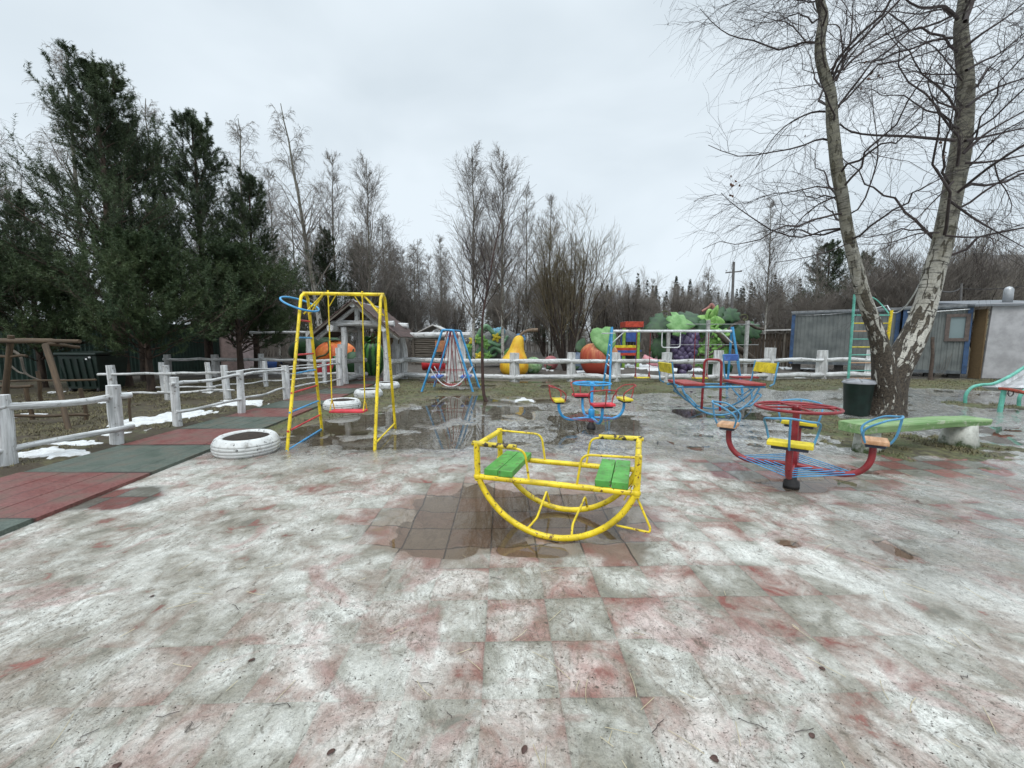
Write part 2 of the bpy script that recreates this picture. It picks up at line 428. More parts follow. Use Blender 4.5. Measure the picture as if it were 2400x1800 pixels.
def ground_mat():
    m, nt, b, out = new_mat('ground_ice_and_tiles')
    def at(k): return nd(nt, 'ShaderNodeAttribute', dict(attribute_name='g_'+k)).outputs['Fac']
    pos = nd(nt, 'ShaderNodeTexCoord').outputs['Object']
    mp = nd(nt, 'ShaderNodeMapping', Vector=pos, Location=(0, 0, 0)); mp.vector_type = 'POINT'
    sub = nd(nt, 'ShaderNodeVectorMath', dict(operation='SUBTRACT'), _0=pos, _1=(TO[0], TO[1], 0))
    wob = nd(nt, 'ShaderNodeTexNoise', Vector=pos, Scale=5.0, Detail=2.0)
    rot = nd(nt, 'ShaderNodeVectorRotate', dict(rotation_type='Z_AXIS'), Vector=sub.outputs[0], Angle=-TYAW)
    sc = nd(nt, 'ShaderNodeVectorMath', dict(operation='SCALE'), _0=rot.outputs[0]); sc.inputs['Scale'].default_value = 1/TILE
    wv = nd(nt, 'ShaderNodeVectorMath', dict(operation='MULTIPLY_ADD'), _0=wob.outputs['Color'], _1=(.03, .03, 0), _2=sc.outputs[0])
    sh = nd(nt, 'ShaderNodeVectorMath', dict(operation='SUBTRACT'), _0=wv.outputs[0], _1=(.015, .015, 0))
    sx = nd(nt, 'ShaderNodeSeparateXYZ', _0=sh.outputs[0])
    fx, fy = mth(nt, 'FLOOR', sx.outputs[0]), mth(nt, 'FLOOR', sx.outputs[1])
    par = mth(nt, 'MODULO', mth(nt, 'ADD', mth(nt, 'ADD', fx, fy), 401.0), 2.0)          # row 0-1 / col 0-1 red
    par = mth(nt, 'ROUND', par)
    ex = mth(nt, 'ABSOLUTE', mth(nt, 'SUBTRACT', mth(nt, 'FRACT', sx.outputs[0]), .5)); ey = mth(nt, 'ABSOLUTE', mth(nt, 'SUBTRACT', mth(nt, 'FRACT', sx.outputs[1]), .5))
    gap = ramp(nt, mth(nt, 'MAXIMUM', ex, ey), .476, .492)
    # per-tile tone
    tn = nd(nt, 'ShaderNodeTexWhiteNoise', dict(noise_dimensions='2D'), Vector=nd(nt, 'ShaderNodeCombineXYZ', _0=fx, _1=fy).outputs[0]).outputs['Value']
    fine = noise(nt, pos, 160, 2, .7); mid = noise(nt, pos, 9, 5, .6, .4); low = noise(nt, pos, 1.7, 4, .55, .6); mid2 = noise(nt, pos, 3.6, 6, .62, .9)
    str_v = nd(nt, 'ShaderNodeMapping', Vector=pos, Scale=(7, 4.2, 7), Rotation=(0, 0, .3)).outputs[0]
    streak = noise(nt, str_v, 1.4, 5, .62, 1.4)
    red = mixc(nt, tn, (.165, .042, .034), (.25, .080, .064)); grn = mixc(nt, tn, (.115, .115, .094), (.175, .172, .142))
    tile = mixc(nt, par, grn, red)
    tile = mixc(nt, ramp(nt, mid, .35, .7, 0, .5), tile, (.10, .075, .055))
    showA = at('show'); wetA = at('wet'); thinA = at('thin')
    big = noise(nt, pos, .55, 4, .55, .5); blot = noise(nt, pos, 1.6, 6, .58, .5); patch = noise(nt, pos, 4.4, 6, .60, .7)
    # ice: white crests, grey hollows
    dome = mth(nt, 'MULTIPLY', mth(nt, 'MULTIPLY', mth(nt, 'SUBTRACT', .32, mth(nt, 'MAXIMUM', ex, ey)), .30), mth(nt, 'MULTIPLY', mth(nt, 'MULTIPLY', showA, showA), at('tile')))
    white = ramp(nt, mth(nt, 'ADD', dome, mth(nt, 'ADD', mth(nt, 'MULTIPLY', blot, .6), mth(nt, 'MULTIPLY', patch, .5))), .42, .70)
    icec = mixc(nt, white, (.225, .203, .162), (.68, .68, .635))
    icec = mixc(nt, mth(nt, 'MULTIPLY', wetA, .70), icec, mixc(nt, ramp(nt, streak, .40, .62), (.085, .080, .068), (.56, .575, .56)))
    # tile tint seen through it
    tint = mixc(nt, par, mixc(nt, white, (.225, .215, .172), (.60, .605, .555)), mixc(nt, white, (.255, .130, .105), (.62, .50, .455)))
    vary = ramp(nt, mth(nt, 'ADD', patch, mth(nt, 'MULTIPLY', blot, .6)), .62, 1.0, 1.0, .15)
    tshow = mth(nt, 'MULTIPLY', mth(nt, 'MULTIPLY', at('tile'), showA), vary)
    ice = mixc(nt, tshow, icec, tint)
    ice = mixc(nt, mth(nt, 'MULTIPLY', gap, mth(nt, 'MULTIPLY', mth(nt, 'MULTIPLY', tshow, tshow), ramp(nt, mid, .4, .6, .1, .7))), ice, (.15, .14, .12))
    # free pink smears
    pinks = mth(nt, 'MULTIPLY', ramp(nt, noise(nt, pos, 1.5, 6, .62, 1.1), .53, .64), mth(nt, 'MULTIPLY', at('tile'), .72))
    ice = mixc(nt, pinks, ice, mixc(nt, white, (.235, .115, .095), (.50, .385, .355)))
    # brown grey silt
    silt = ramp(nt, mth(nt, 'ADD', mth(nt, 'MULTIPLY', streak, .40), mth(nt, 'ADD', mth(nt, 'MULTIPLY', big, .35), mth(nt, 'MULTIPLY', patch, .32))), .50, .66)
    ice = mixc(nt, mth(nt, 'MULTIPLY', silt, .70), ice, (.165, .128, .086))
    dk = ramp(nt, noise(nt, str_v, 2.8, 8, .76, .8), .565, .645)
    ice = mixc(nt, mth(nt, 'MULTIPLY', dk, .66), ice, (.080, .066, .046))
    rn = noise(nt, str_v, 1.1, 6, .66, 1.6); rid = ramp(nt, mth(nt, 'ABSOLUTE', mth(nt, 'SUBTRACT', rn, .5)), .030, .004)
    rid = mth(nt, 'MULTIPLY', rid, ramp(nt, mth(nt, 'ADD', mth(nt, 'MULTIPLY', blot, .6), mth(nt, 'MULTIPLY', big, .5)), .46, .60, .05, .42))
    ice = mixc(nt, rid, ice, (.085, .068, .046))
    grain = noise(nt, pos, 48, 4, .75)
    g = mth(nt, 'MULTIPLY', ramp(nt, fine, .25, .75, .80, 1.18, False), ramp(nt, grain, .3, .7, .80, 1.17, False))
    ice = mixc(nt, 1.0, ice, nd(nt, 'ShaderNodeCombineXYZ', _0=g, _1=g, _2=g).outputs[0], 'MULTIPLY')
    # grit and crumbs frozen in
    for scl, thr, fac in ((40, .15, .8), (85, .20, .65), (19, .085, .85)):
        wv2 = nd(nt, 'ShaderNodeVectorMath', dict(operation='MULTIPLY_ADD'), _0=nd(nt, 'ShaderNodeTexNoise', Vector=pos, Scale=40.0, Detail=2.0).outputs['Color'], _1=(.035, .035, 0), _2=pos)
        vo = nd(nt, 'ShaderNodeTexVoronoi', Vector=nd(nt, 'ShaderNodeMapping', Vector=wv2.outputs[0], Rotation=(0, 0, .5), Scale=(.8, 1.7, 1)).outputs[0], Scale=float(scl))
        rc = nd(nt, 'ShaderNodeSeparateColor', _0=vo.outputs['Color'])
        sel = ramp(nt, rc.outputs[0], .40, .44)
        dens = ramp(nt, mth(nt, 'ADD', mth(nt, 'MULTIPLY', blot, .6), mth(nt, 'MULTIPLY', big, .5)), .42, .60, .18, 1.0)
        sp = mth(nt, 'MULTIPLY', mth(nt, 'MULTIPLY', ramp(nt, mth(nt, 'DIVIDE', vo.outputs['Distance'], mth(nt, 'ADD', rc.outputs[1], .45)), thr+.06, thr-.02), sel), mth(nt, 'MULTIPLY', dens, fac))
        ice = mixc(nt, sp, ice, (.050, .040, .028))
    # how much ice covers the tiles
    gapS = mth(nt, 'MULTIPLY', gap, mth(nt, 'MAXIMUM', mth(nt, 'MULTIPLY', mth(nt, 'MULTIPLY', showA, showA), .45), mth(nt, 'MAXIMUM', at('mudpud'), thinA)))
    tilec = mixc(nt, mth(nt, 'MULTIPLY', gapS, .9), tile, (.022, .02, .018))
    holes = ramp(nt, mth(nt, 'ADD', mth(nt, 'MULTIPLY', patch, .55), mth(nt, 'MULTIPLY', blot, .55)), .36, .54)
    ih = mth(nt, 'MULTIPLY', at('ice'), mth(nt, 'MAXIMUM', holes, .30))
    edge = ramp(nt, mth(nt, 'ADD', ih, mth(nt, 'MULTIPLY', mth(nt, 'SUBTRACT', mid, .5), .7)), .05, .66)
    # dead grass / mud
    gcol = mixc(nt, ramp(nt, mid, .35, .68), (.060, .050, .028), (.165, .160, .070))
    gcol = mixc(nt, ramp(nt, low, .45, .62, 0, .65), gcol, (.080, .105, .034))
    gcol = mixc(nt, ramp(nt, mth(nt, 'ADD', mth(nt, 'MULTIPLY', streak, .6), mth(nt, 'MULTIPLY', patch, .45)), .53, .64, 0, .85), gcol, (.045, .034, .024))
    gcol = mixc(nt, mth(nt, 'MULTIPLY', at('left'), ramp(nt, mid2, .35, .6, .45, .95)), gcol, (.052, .038, .025))
    mud = mixc(nt, ramp(nt, mid2, .35, .65), (.050, .042, .034), (.115, .10, .085))
    base = mixc(nt, at('tile'), (.10, .09, .07), tilec)
    base = mixc(nt, mth(nt, 'MULTIPLY', at('mudpud'), .80), base, mixc(nt, mth(nt, 'MULTIPLY', mth(nt, 'MULTIPLY', gap, .75), at('tile')), mixc(nt, mid2, (.215, .162, .120), (.30, .235, .18)), (.035, .028, .02)))
    iceAmt = mth(nt, 'MULTIPLY', edge, mth(nt, 'SUBTRACT', 1.0, mth(nt, 'MULTIPLY', at('mudpud'), .93)))
    col = mixc(nt, iceAmt, base, ice)
    ga = ramp(nt, mth(nt, 'ADD', at('grass'), mth(nt, 'MULTIPLY', mth(nt, 'SUBTRACT', mid2, .5), .8)), .35, .62)
    col = mixc(nt, mth(nt, 'MULTIPLY', ga, mth(nt, 'SUBTRACT', 1.0, mth(nt, 'MULTIPLY', at('pud'), .6))), col, gcol)
    col = mixc(nt, at('far'), col, mud)
    sn = ramp(nt, mth(nt, 'ADD', at('snow'), mth(nt, 'MULTIPLY', mth(nt, 'SUBTRACT', patch, .5), 1.3)), .42, .66)
    col = mixc(nt, sn, col, mixc(nt, ramp(nt, mid, .4, .75, 0, .6), (.70, .72, .73), (.36, .32, .27)))
    nt.links.new(col, b.inputs['Base Color'])
    rI = mth(nt, 'SUBTRACT', ramp(nt, mid2, .35, .65, .42, .56), mth(nt, 'MULTIPLY', wetA, .37))
    rB = mth(nt, 'SUBTRACT', .75, mth(nt, 'MULTIPLY', wetA, .25))
    r = nd(nt, 'ShaderNodeMix', dict(data_type='FLOAT'), _0=iceAmt, _2=rB, _3=rI).outputs[0]
    r = nd(nt, 'ShaderNodeMix', dict(data_type='FLOAT'), _0=mth(nt, 'MAXIMUM', ga, at('far')), _2=r, _3=.85).outputs[0]
    r = nd(nt, 'ShaderNodeMix', dict(data_type='FLOAT'), _0=sn, _2=r, _3=.8).outputs[0]
    nt.links.new(r, b.inputs['Roughness']); b.inputs['Specular IOR Level'].default_value = .45
    hgt = mth(nt, 'ADD', mth(nt, 'ADD', mth(nt, 'MULTIPLY', mid, .9), mth(nt, 'MULTIPLY', fine, .18)), mth(nt, 'MULTIPLY', streak, .8))
    hgt = mth(nt, 'SUBTRACT', mth(nt, 'ADD', mth(nt, 'ADD', hgt, mth(nt, 'MULTIPLY', patch, 1.2)), mth(nt, 'MULTIPLY', mth(nt, 'MULTIPLY', streak, wetA), 1.2)), mth(nt, 'MULTIPLY', gapS, .3))
    bp = nd(nt, 'ShaderNodeBump', Strength=.75, Distance=.03, Height=hgt); nt.links.new(bp.outputs[0], b.inputs['Normal'])
    cw = mth(nt, 'MULTIPLY', mth(nt, 'MULTIPLY', wetA, ramp(nt, mth(nt, 'ADD', mth(nt, 'MULTIPLY', streak, .6), mth(nt, 'MULTIPLY', big, .4)), .60, .44, .25, 1.0)), mth(nt, 'SUBTRACT', 1.0, mth(nt, 'MAXIMUM', mth(nt, 'MULTIPLY', ga, .8), sn)))
    nt.links.new(cw, b.inputs['Coat Weight']); b.inputs['Coat Roughness'].default_value = .05; b.inputs['Coat IOR'].default_value = 1.5
    cb = nd(nt, 'ShaderNodeBump', Strength=.5, Distance=.012, Height=mth(nt, 'ADD', mth(nt, 'MULTIPLY', streak, .8), mth(nt, 'MULTIPLY', patch, .5))); nt.links.new(cb.outputs[0], b.inputs['Coat Normal'])
    return m
def water_mat():
    m, nt, b, out = new_mat('puddle_water'); nt.nodes.remove(b)
    pos = nd(nt, 'ShaderNodeTexCoord').outputs['Object']
    n = noise(nt, pos, 6, 3, .5)
    bp = nd(nt, 'ShaderNodeBump', Strength=.10, Distance=.004, Height=n)
    tr = nd(nt, 'ShaderNodeBsdfTransparent', Color=(.90, .86, .80, 1)); gl = nd(nt, 'ShaderNodeBsdfGlossy', Roughness=.015, Normal=bp.outputs[0])
    fr = nd(nt, 'ShaderNodeFresnel', IOR=1.48, Normal=bp.outputs[0])
    mx = nd(nt, 'ShaderNodeMixShader', _0=fr.outputs[0], _1=tr.outputs[0], _2=gl.outputs[0]); nt.links.new(mx.outputs[0], out.inputs[0])
    return m
ground = build_ground()
wm = MB(); wm.add([(-4.2, 1.0, -.017), (11, 1.0, -.017), (17, 16.0, -.017), (-4.6, 16.0, -.017)], [(0, 1, 2, 3)], [(0, 0, 0)]*4, False)
tag(wm.build('puddle_water', water_mat()), kind='structure')

# the rubber tile path, alternating red and green strips
def path_mat():
    m, nt, b, out = new_mat('rubber_strip_path')
    pos = nd(nt, 'ShaderNodeTexCoord').outputs['Object']
    sx = nd(nt, 'ShaderNodeSeparateXYZ', _0=pos)
    f = nd(nt, 'ShaderNodeAttribute', dict(attribute_name='tc')).outputs['Vector']
    st = nd(nt, 'ShaderNodeSeparateXYZ', _0=f)
    n = noise(nt, pos, 45, 4, .7); n2 = noise(nt, pos, 3, 4)
    red = mixc(nt, ramp(nt, n, .3, .7), (.105, .034, .030), (.235, .085, .074)); grn = mixc(nt, ramp(nt, n, .3, .7), (.045, .064, .052), (.115, .14, .115))
    c = mixc(nt, st.outputs[0], grn, red)
    c = mixc(nt, ramp(nt, mth(nt, 'ADD', mth(nt, 'MULTIPLY', n2, .7), mth(nt, 'MULTIPLY', n, .3)), .44, .66, 0, .75), c, (.095, .080, .058))
    gy = mth(nt, 'ABSOLUTE', mth(nt, 'SUBTRACT', mth(nt, 'FRACT', mth(nt, 'ADD', st.outputs[1], .5)), .5))
    gx = mth(nt, 'ABSOLUTE', mth(nt, 'SUBTRACT', mth(nt, 'FRACT', mth(nt, 'MULTIPLY', st.outputs[2], 3.0)), .5))
    gp = mth(nt, 'MAXIMUM', ramp(nt, gy, .020, .010), ramp(nt, gx, .018, .010))
    c = mixc(nt, mth(nt, 'MULTIPLY', gp, .7), c, (.02, .018, .015))
    nt.links.new(c, b.inputs['Base Color']); nt.links.new(ramp(nt, n2, .35, .65, .35, .7), b.inputs['Roughness'])
    bp = nd(nt, 'ShaderNodeBump', Strength=.5, Distance=.008, Height=n); nt.links.new(bp.outputs[0], b.inputs['Normal'])
    return m
def build_path():
    mb = MB(); bounds = [-1.4, -.2, 1.0, 2.2, 3.4, 4.66, 5.93, 7.05, 8.2, 9.3, 10.5, 11.9, 13.3, 14.6, 15.8, 17.2]
    for i in range(len(bounds)-1):
        y0, y1 = bounds[i], bounds[i+1]; red = 1.0 if i % 2 == 0 else 0.0
        for j in range(3):
            vs, tc = [], []
            for y, t in ((y0, 0), (y1, 1)):
                xl, xr = -5.72-.035*(y-4), -4.18-.075*(y-4)
                for q in (j/3, (j+1)/3):
                    for z in (-.02, .028+.004*math.sin(i*2.1+j)): vs.append((xl+(xr-xl)*q, y, z)); tc.append((red, t, q))
            mb.add(vs, [(1, 3, 7, 5), (0, 1, 5, 4), (2, 6, 7, 3), (0, 2, 3, 1), (4, 5, 7, 6)], tc, False)
    return tag(mb.build('path', path_mat()), kind='structure')
build_path()
# ------------------------------------------------------------------ play equipment
V3 = lambda *a: Vector(a)
M_YEL = paint('yellow_paint', (.78, .58, .012), .38, (.15, .07, .02), .5, grime=.5)
M_YELW = paint('worn_yellow_paint', (.62, .48, .03), .6, (.045, .032, .02), 1.0, cscale=16, grime=.6)
M_GREEN = paint('green_board_paint', (.085, .34, .055), .45, (.10, .085, .035), .5, cscale=26, grime=.5)
M_BLUE = paint('blue_paint', (.055, .31, .60), .36, (.10, .055, .03), .12)
M_DBLUE = paint('dull_blue_paint', (.075, .27, .46), .42, (.12, .06, .03), .22)
M_SKYB = paint('bright_blue_paint', (.035, .33, .68), .34, (.10, .055, .03), .10)
M_RED = paint('red_paint', (.55, .028, .035), .38, (.12, .05, .03), .12)
M_CRIM = paint('crimson_board_paint', (.64, .035, .055), .40, (.2, .12, .08), .12)
M_MAR = paint('maroon_paint', (.24, .014, .020), .36, (.07, .03, .02), .18)
M_DRED = paint('dull_red_paint', (.34, .035, .035), .5, (.14, .07, .04), .35)
M_YB = paint('yellow_board_paint', (.70, .56, .022), .5, (.22, .15, .05), .34, cscale=24, grime=.4)
M_OR = wood('orange_board_paint', (.42, .215, .105), (.64, .40, .235), (.05, .03, .02), .55, cracks=.35)
M_TEAL = paint('teal_paint', (.13, .46, .36), .42, (.15, .09, .05), .18)
M_WHITE = paint('white_metal_paint', (.74, .75, .76), .4, (.22, .14, .08), .25)
M_BLACK = flat('black_iron', (.022, .020, .020), .6, .3, 20)
M_NAVY = flat('navy_board_underside', (.020, .028, .05), .6, .3, 20)

def rocker():
    """half-moon rocker with two green board seats facing each other"""
    c = V3(.40, 3.36, 0); yaw = -rad(17.5); R3 = Matrix.Rotation(yaw, 3, 'Z'); L, S, TOPZ, Wd = .625, .445, .715, .285
    root = thing('half_moon_rocker', 'yellow tube half-moon rocker with two green plank seats standing in the brown puddle', 'rocker', c)
    def w(x, y, z): return c+R3 @ Vector((x, y, z))
    Rr = (L*L+S*S)/(2*S); cz = Rr+.012
    a1 = math.asin(L/Rr)
    for sgn in (-1, 1):
        y = sgn*Wd
        MB().tube([w(Rr*math.sin(a), y, cz-Rr*math.cos(a)) for a in np.linspace(-a1, a1, 33)], .0245, 12, rough=.0).build('runner', M_YEL, root)
        MB().tube([w(-L, y, S), w(L, y, S)], .023, 12).build('side_rail', M_YEL, root)
        for sx in (-1, 1):
            m = MB().tube([w(sx*L, y, S-.03), w(sx*(L+.008), y, TOPZ+.012)], .0255, 12)
            m.ball(w(sx*L, y, S), .034, 12, 8)
            m.build('post', M_YEL, root)
    for sx in (-1, 1):
        MB().tube([w(sx*(L+.006), -Wd, TOPZ-.01), w(sx*(L+.006), Wd, TOPZ-.01)], .0235, 12).build('end_bar', M_YEL, root)
    # armrests: thin bent rods, two of them with a thick worn sleeve
    for sx, sy, worn in ((-1, -1, 1), (1, -1, 0), (-1, 1, 0), (1, 1, 1)):
        xe, xi = sx*L, sx*(L-.40)
        zt = TOPZ-.005
        ar = MB().tube(fillet([w(xe, sy*Wd, zt), w(xi, sy*Wd, zt-.01), w(xi-sx*.035, sy*Wd, S+.02)], .07, 6), .0095, 8).build('armrest', M_YEL, root)
        if worn:
            MB().tube([w(xe+sx*.045, sy*Wd, zt+.012), w(sx*(L-.33), sy*Wd, zt+.004)], .0215, 10).build('worn_sleeve', M_YELW, ar)
    for sx, gap in ((-1, 1), (1, 0)):
        xc = sx*(L-.18)
        st = MB()
        for k, (x0, wd) in enumerate(((-.062, .118), (.062, .120))):
            st.box(w(xc+x0, .0, S+.047), (wd, Wd*2+.02+.012*k, .052), R3, 1)
        st.build('seat', M_GREEN, root, bevel=.005)
    for sx in (-1, 1):
        x0 = sx*.175-.02; a = math.asin(x0/Rr); z0 = cz-Rr*math.cos(a)
        MB().tube(fillet([w(x0-.0*sx, -Wd, z0+.02), w(x0+sx*(-.03)+.03, -Wd+.05, z0+.09), w(x0+.04, Wd-.08, z0+.155), w(x0+.05, Wd, z0+.02)], .03, 4), .0095, 8).build('foot_rest', M_YEL, root)
    a = rad(62)
    MB().tube(fillet([w(L+.01, -Wd, S-.04), w(L+.105, -Wd-.02, .20), w(L+.10, -Wd-.03, .172), w(L*.78, -Wd, .18)], .02, 4), .0085, 8).build('end_step', M_YEL, root)
    MB().beam(w(L, Wd-.02, S-.05), w(L-.10, Wd, S-.28), .03, .012).build('brace', M_YEL, root)
rocker()

def carousel(name, label, c, a0, R, zs, za, zw, rw, mpost, marm, mwheel, mrail, seats, rodm, square):
    c = Vector(c); root = thing(name, label, 'carousel', c)
    if square:
        MB().tube([c+V3(0, 0, .10), c+V3(0, 0, zw+.03)], .042, 4).build('post', mpost, root, bevel=.006)
        m = MB().tube([c+V3(0, 0, .10), c+V3(0, 0, .36)], .062, 4); m.build('sleeve', mpost, root, bevel=.006)
    else:
        MB().tube([c+V3(0, 0, .08), c+V3(0, 0, zw+.03)], .028, 14).build('post', mpost, root)
        MB().lathe([(.0, za-.04), (.055, za-.04), (.058, za+.16), (.05, za+.175), (.0, za+.175)], 18, c).build('sleeve', mpost, root)
    MB().lathe([(.085, -.05), (.075, .03), (.05, .05), (.045, za-.02), (0, za-.02)], 14, c).build('base', M_BLACK, root)
    wh = MB().tube([c+V3(rw*math.cos(a), rw*math.sin(a), zw) for a in np.linspace(0, 2*PI, 49)[:-1]], .0165, 10, True)
    if square: wh.tube([c+V3(rw*.86*math.cos(a), rw*.86*math.sin(a), zw-.012) for a in np.linspace(0, 2*PI, 41)[:-1]], .012, 8, True)
    for k in range(4 if square else 3):
        a = a0+.5+k*2*PI/(4 if square else 3); wh.tube([c+V3(0, 0, zw), c+V3(rw*math.cos(a), rw*math.sin(a), zw)], .012, 8)
    wh.lathe([(0, zw+.03), (.045, zw+.025), (.045, zw-.03), (0, zw-.03)], 14, c)
    wh.build('wheel', mwheel, root)
    for k in range(4):
        a = a0+k*PI/2; e, t = V3(math.cos(a), math.sin(a), 0), V3(-math.sin(a), math.cos(a), 0)
        def q(r, s, z): return c+e*r+t*s+V3(0, 0, z)
        ra = .030 if square else .025
        MB().tube(catmull([q(.03, 0, za+.015), q(R*.40, 0, za+.0), q(R*.68, 0, za-.005), q(R*.88, 0, za+.055), q(R*.985, 0, za+.17), q(R*1.0, 0, zs-.045)], 6), ra, 12).build('arm', marm, root)
        sm, length, wid = seats[k]
        Rm = Matrix((e, t, V3(0, 0, 1))).transposed()
        st = MB().box(q(R+.01, 0, zs), (wid, length, .045), Rm, 1).build('seat', sm, root, bevel=.010)
        MB().box(q(R+.01, 0, zs-.038), (wid*.75, length*.8, .030), Rm, 1).build('seat_base', M_NAVY if square else M_BLACK, st, bevel=.004)
        hl = length/2+.012; zb = zs+.24
        pts = [q(R-wid*.35, hl-.02, zs-.01), q(R-wid*.42, hl+.012, zs+.12), q(R+wid*.30, hl+.02, zb-.015), q(R+wid*.85, hl-.06, zb+.01), q(R+wid*.95, 0, zb+.025),
               q(R+wid*.85, -hl+.06, zb+.01), q(R+wid*.30, -hl-.02, zb-.015), q(R-wid*.42, -hl-.012, zs+.12), q(R-wid*.35, -hl+.02, zs-.01)]
        bk = MB().tube(catmull(pts, 6), .0105, 8)
        bk.tube(catmull([q(R+wid*.95, 0, zb+.025), q(R+wid*.80, 0, zs+.07), q(R+wid*.50, 0, zs-.035), q(R+wid*.15, 0, zs-.055)], 5), .0105, 8)
        bk.build('backrest', mrail, root)
        b = a+PI/2; e2 = V3(math.cos(b), math.sin(b), 0); fr = MB(); nr = 5 if square else 4
        for i in range(nr):
            r = R*(.30+.55*i/(nr-1)); fr.tube([c+e*r+V3(0, 0, za+.018), c+e2*r+V3(0, 0, za+.018)], .0058 if square else .004, 6)
        fr.build('foot_rods', rodm, root)
carousel('four_seat_carousel', 'red carousel with hand wheel and blue foot rods on wet tiles beside the green bench', (3.06, 4.35, 0), rad(-38), .64, .575, .20, .845, .385,
    M_MAR, M_MAR, M_MAR, M_DBLUE, [(M_OR, .235, .20), (M_YB, .36, .17), (M_OR, .235, .20), (M_YB, .37, .17)], M_BLUE, True)
carousel('four_seat_carousel', 'bright blue carousel with red and yellow seats standing in a puddle', (1.45, 7.38, 0), rad(6), .61, .50, .15, .79, .335,
    M_SKYB, M_SKYB, M_SKYB, M_DRED, [(M_YB, .36, .19), (M_CRIM, .38, .20), (M_YB, .36, .19), (M_CRIM, .38, .20)], M_DRED, False)

def yellow_swing():
    base = V3(-2.75, 6.6, 0); root = thing('single_swing', 'tall yellow A-frame swing with red and blue ladder rungs and one red seat', 'swing', base)
    FL, BL, FR, BR = G(670, 1057), G(755, 1004), G(877, 1053), G(927, 999)
    TL, TR = A(713, 683, 6.62), A(897, 686, 6.66)
    def frame(f, b, t):
        f2 = V3(f.x, f.y, -.12); b2 = V3(b.x, b.y, -.12)
        d1 = (t-f).normalized(); d2 = (t-b).normalized()
        tf, tb = t+V3(0, -.10, -.05), t+V3(0, .10, -.05)
        return fillet([f2, tf, tb, b2], .12, 6), tf, tb
    P, tfl, tbl = frame(FL, BL, TL); MB().tube(P, .024, 12).build('leg_frame', M_YEL, root)
    Q, tfr, tbr = frame(FR, BR, TR); MB().tube(Q, .024, 12).build('leg_frame', M_YEL, root)
    for k, ysrc in enumerate((1044, 1001, 959.7, 916.6, 873.5, 831, 791.6, 751.5)):
        z = A(690, ysrc, 6.0+.62*(1057-ysrc)/374).z
        t = max(.02, z/tfl.z); a, b = FL.lerp(tfl, t), BL.lerp(tbl, t)
        MB().tube([V3(a.x, a.y, z), V3(b.x, b.y, z)], .0145, 8).build('rung', M_BLUE if k % 2 == 0 else M_RED, root)
    MB().tube([TL+V3(-.02, 0, -.03), TR+V3(.02, 0, -.03)], .027, 12).build('top_bar', M_YEL, root)
    for T, s in ((TL, 1), (TR, -1)):
        for yy in (-.09, .09): MB().tube([T+V3(s*.30, 0, -.045), T+V3(s*.02, yy, -.36)], .014, 8).build('brace', M_YEL, root)
    z = .075; MB().tube([FR.lerp(tfr, .03), BR.lerp(tbr, .03)], .0145, 8).build('foot_bar', M_YEL, root)
    hoop = MB().tube([TL+V3(-.07+.27*math.cos(a), .26*math.sin(a)-.02, -.20-.11*math.cos(a)+.05*math.sin(a)) for a in np.linspace(0, 2*PI, 33)[:-1]], .016, 8, True)
    hoop.build('hoop', M_BLUE, root)
    # hanging seat
    y0 = 6.64; a, b = A(769, 688, y0), A(849, 690, y0); zs = A(817, 963, y0).z
    hx = MB().tube([a+V3(0, 0, -.02), b+V3(0, 0, -.02)], .010, 8)
    for T, s in ((a, 1), (b, -1)):
        hx.tube([T+V3(s*.12, 0, -.03), T+V3(s*.01, 0, -.20)], .008, 6); hx.tube([T+V3(0, 0, .05), T+V3(0, 0, -.06)], .016, 8)
    hx.build('hanger_bar', M_YEL, root)
    e0, e1 = V3(A(779, 963, y0).x, y0, zs), V3(A(856, 963, y0).x, y0, zs)
    for T, e in ((a, e0), (b, e1)):
        m = MB().tube([T+V3(0, 0, -.02), e+V3(0, 0, .20)], .0105, 8)
        m.tube(fillet([e+V3(0, -.10, -.02), e+V3(0, -.06, .07), e+V3(0, 0, .20), e+V3(0, .06, .07), e+V3(0, .10, -.02)], .05, 4), .009, 6)
        m.tube([e+V3(0, .02*math.cos(q), .16+.035*math.sin(q)) for q in np.linspace(0, 2*PI, 13)[:-1]], .006, 6, True)
        m.build('hanger_rod', M_YEL, root)
    MB().box((e0+e1)/2, ((e1-e0).length+.02, .22, .035), None, 0).build('seat', M_CRIM, root, bevel=.008)
yellow_swing()

M_TYRE = paint('white_tyre_paint', (.60, .61, .60), .65, (.035, .033, .03), .42, cscale=18, grime=.6, vary=.08, bump=.5)
M_SOIL = flat('potting_soil', (.030, .021, .015), .95, .5, 30, 1.0)
def tyre(c, R, h, label, tilt=0):
    c = Vector(c); root = thing('painted_tyre', label, 'tyre', c, 'white painted tyres along the path')
    M = Euler((tilt, tilt*.6, 0)).to_matrix()
    prof = [(.66*R, .02), (.64*R, h*.45), (.66*R, h-.03), (.71*R, h-.005), (.82*R, h+.004), (.90*R, h-.02), (.965*R, h-.065), (.995*R, h*.66), (.975*R, h*.645), (.995*R, h*.63), (R, h*.46), (.978*R, h*.445), (R, h*.43), (.985*R, h*.28), (.962*R, h*.265), (.98*R, h*.25), (.95*R, .035), (.88*R, .0), (.70*R, 0)]
    f = lambda a, z: 1+.012*math.sin(3*a+c.x)+.008*math.sin(5*a+2)
    b = MB().lathe(prof, 44, c+V3(0, 0, -.01), M, f, close=True).build('tyre_body', M_TYRE, root)
    s = MB().lathe([(.67*R, h*.86), (.5*R, h*.95), (.25*R, h*.97), (0, h*1.0)], 26, c, M, lambda a, z: 1+.05*math.sin(4*a)); s.build('soil', M_SOIL, root)
t0 = G(581, 1058); tyre((t0.x, t0.y, 0), .415, .25, 'white painted tyre full of soil, nearest the camera, beside the yellow swing legs', rad(1.5))
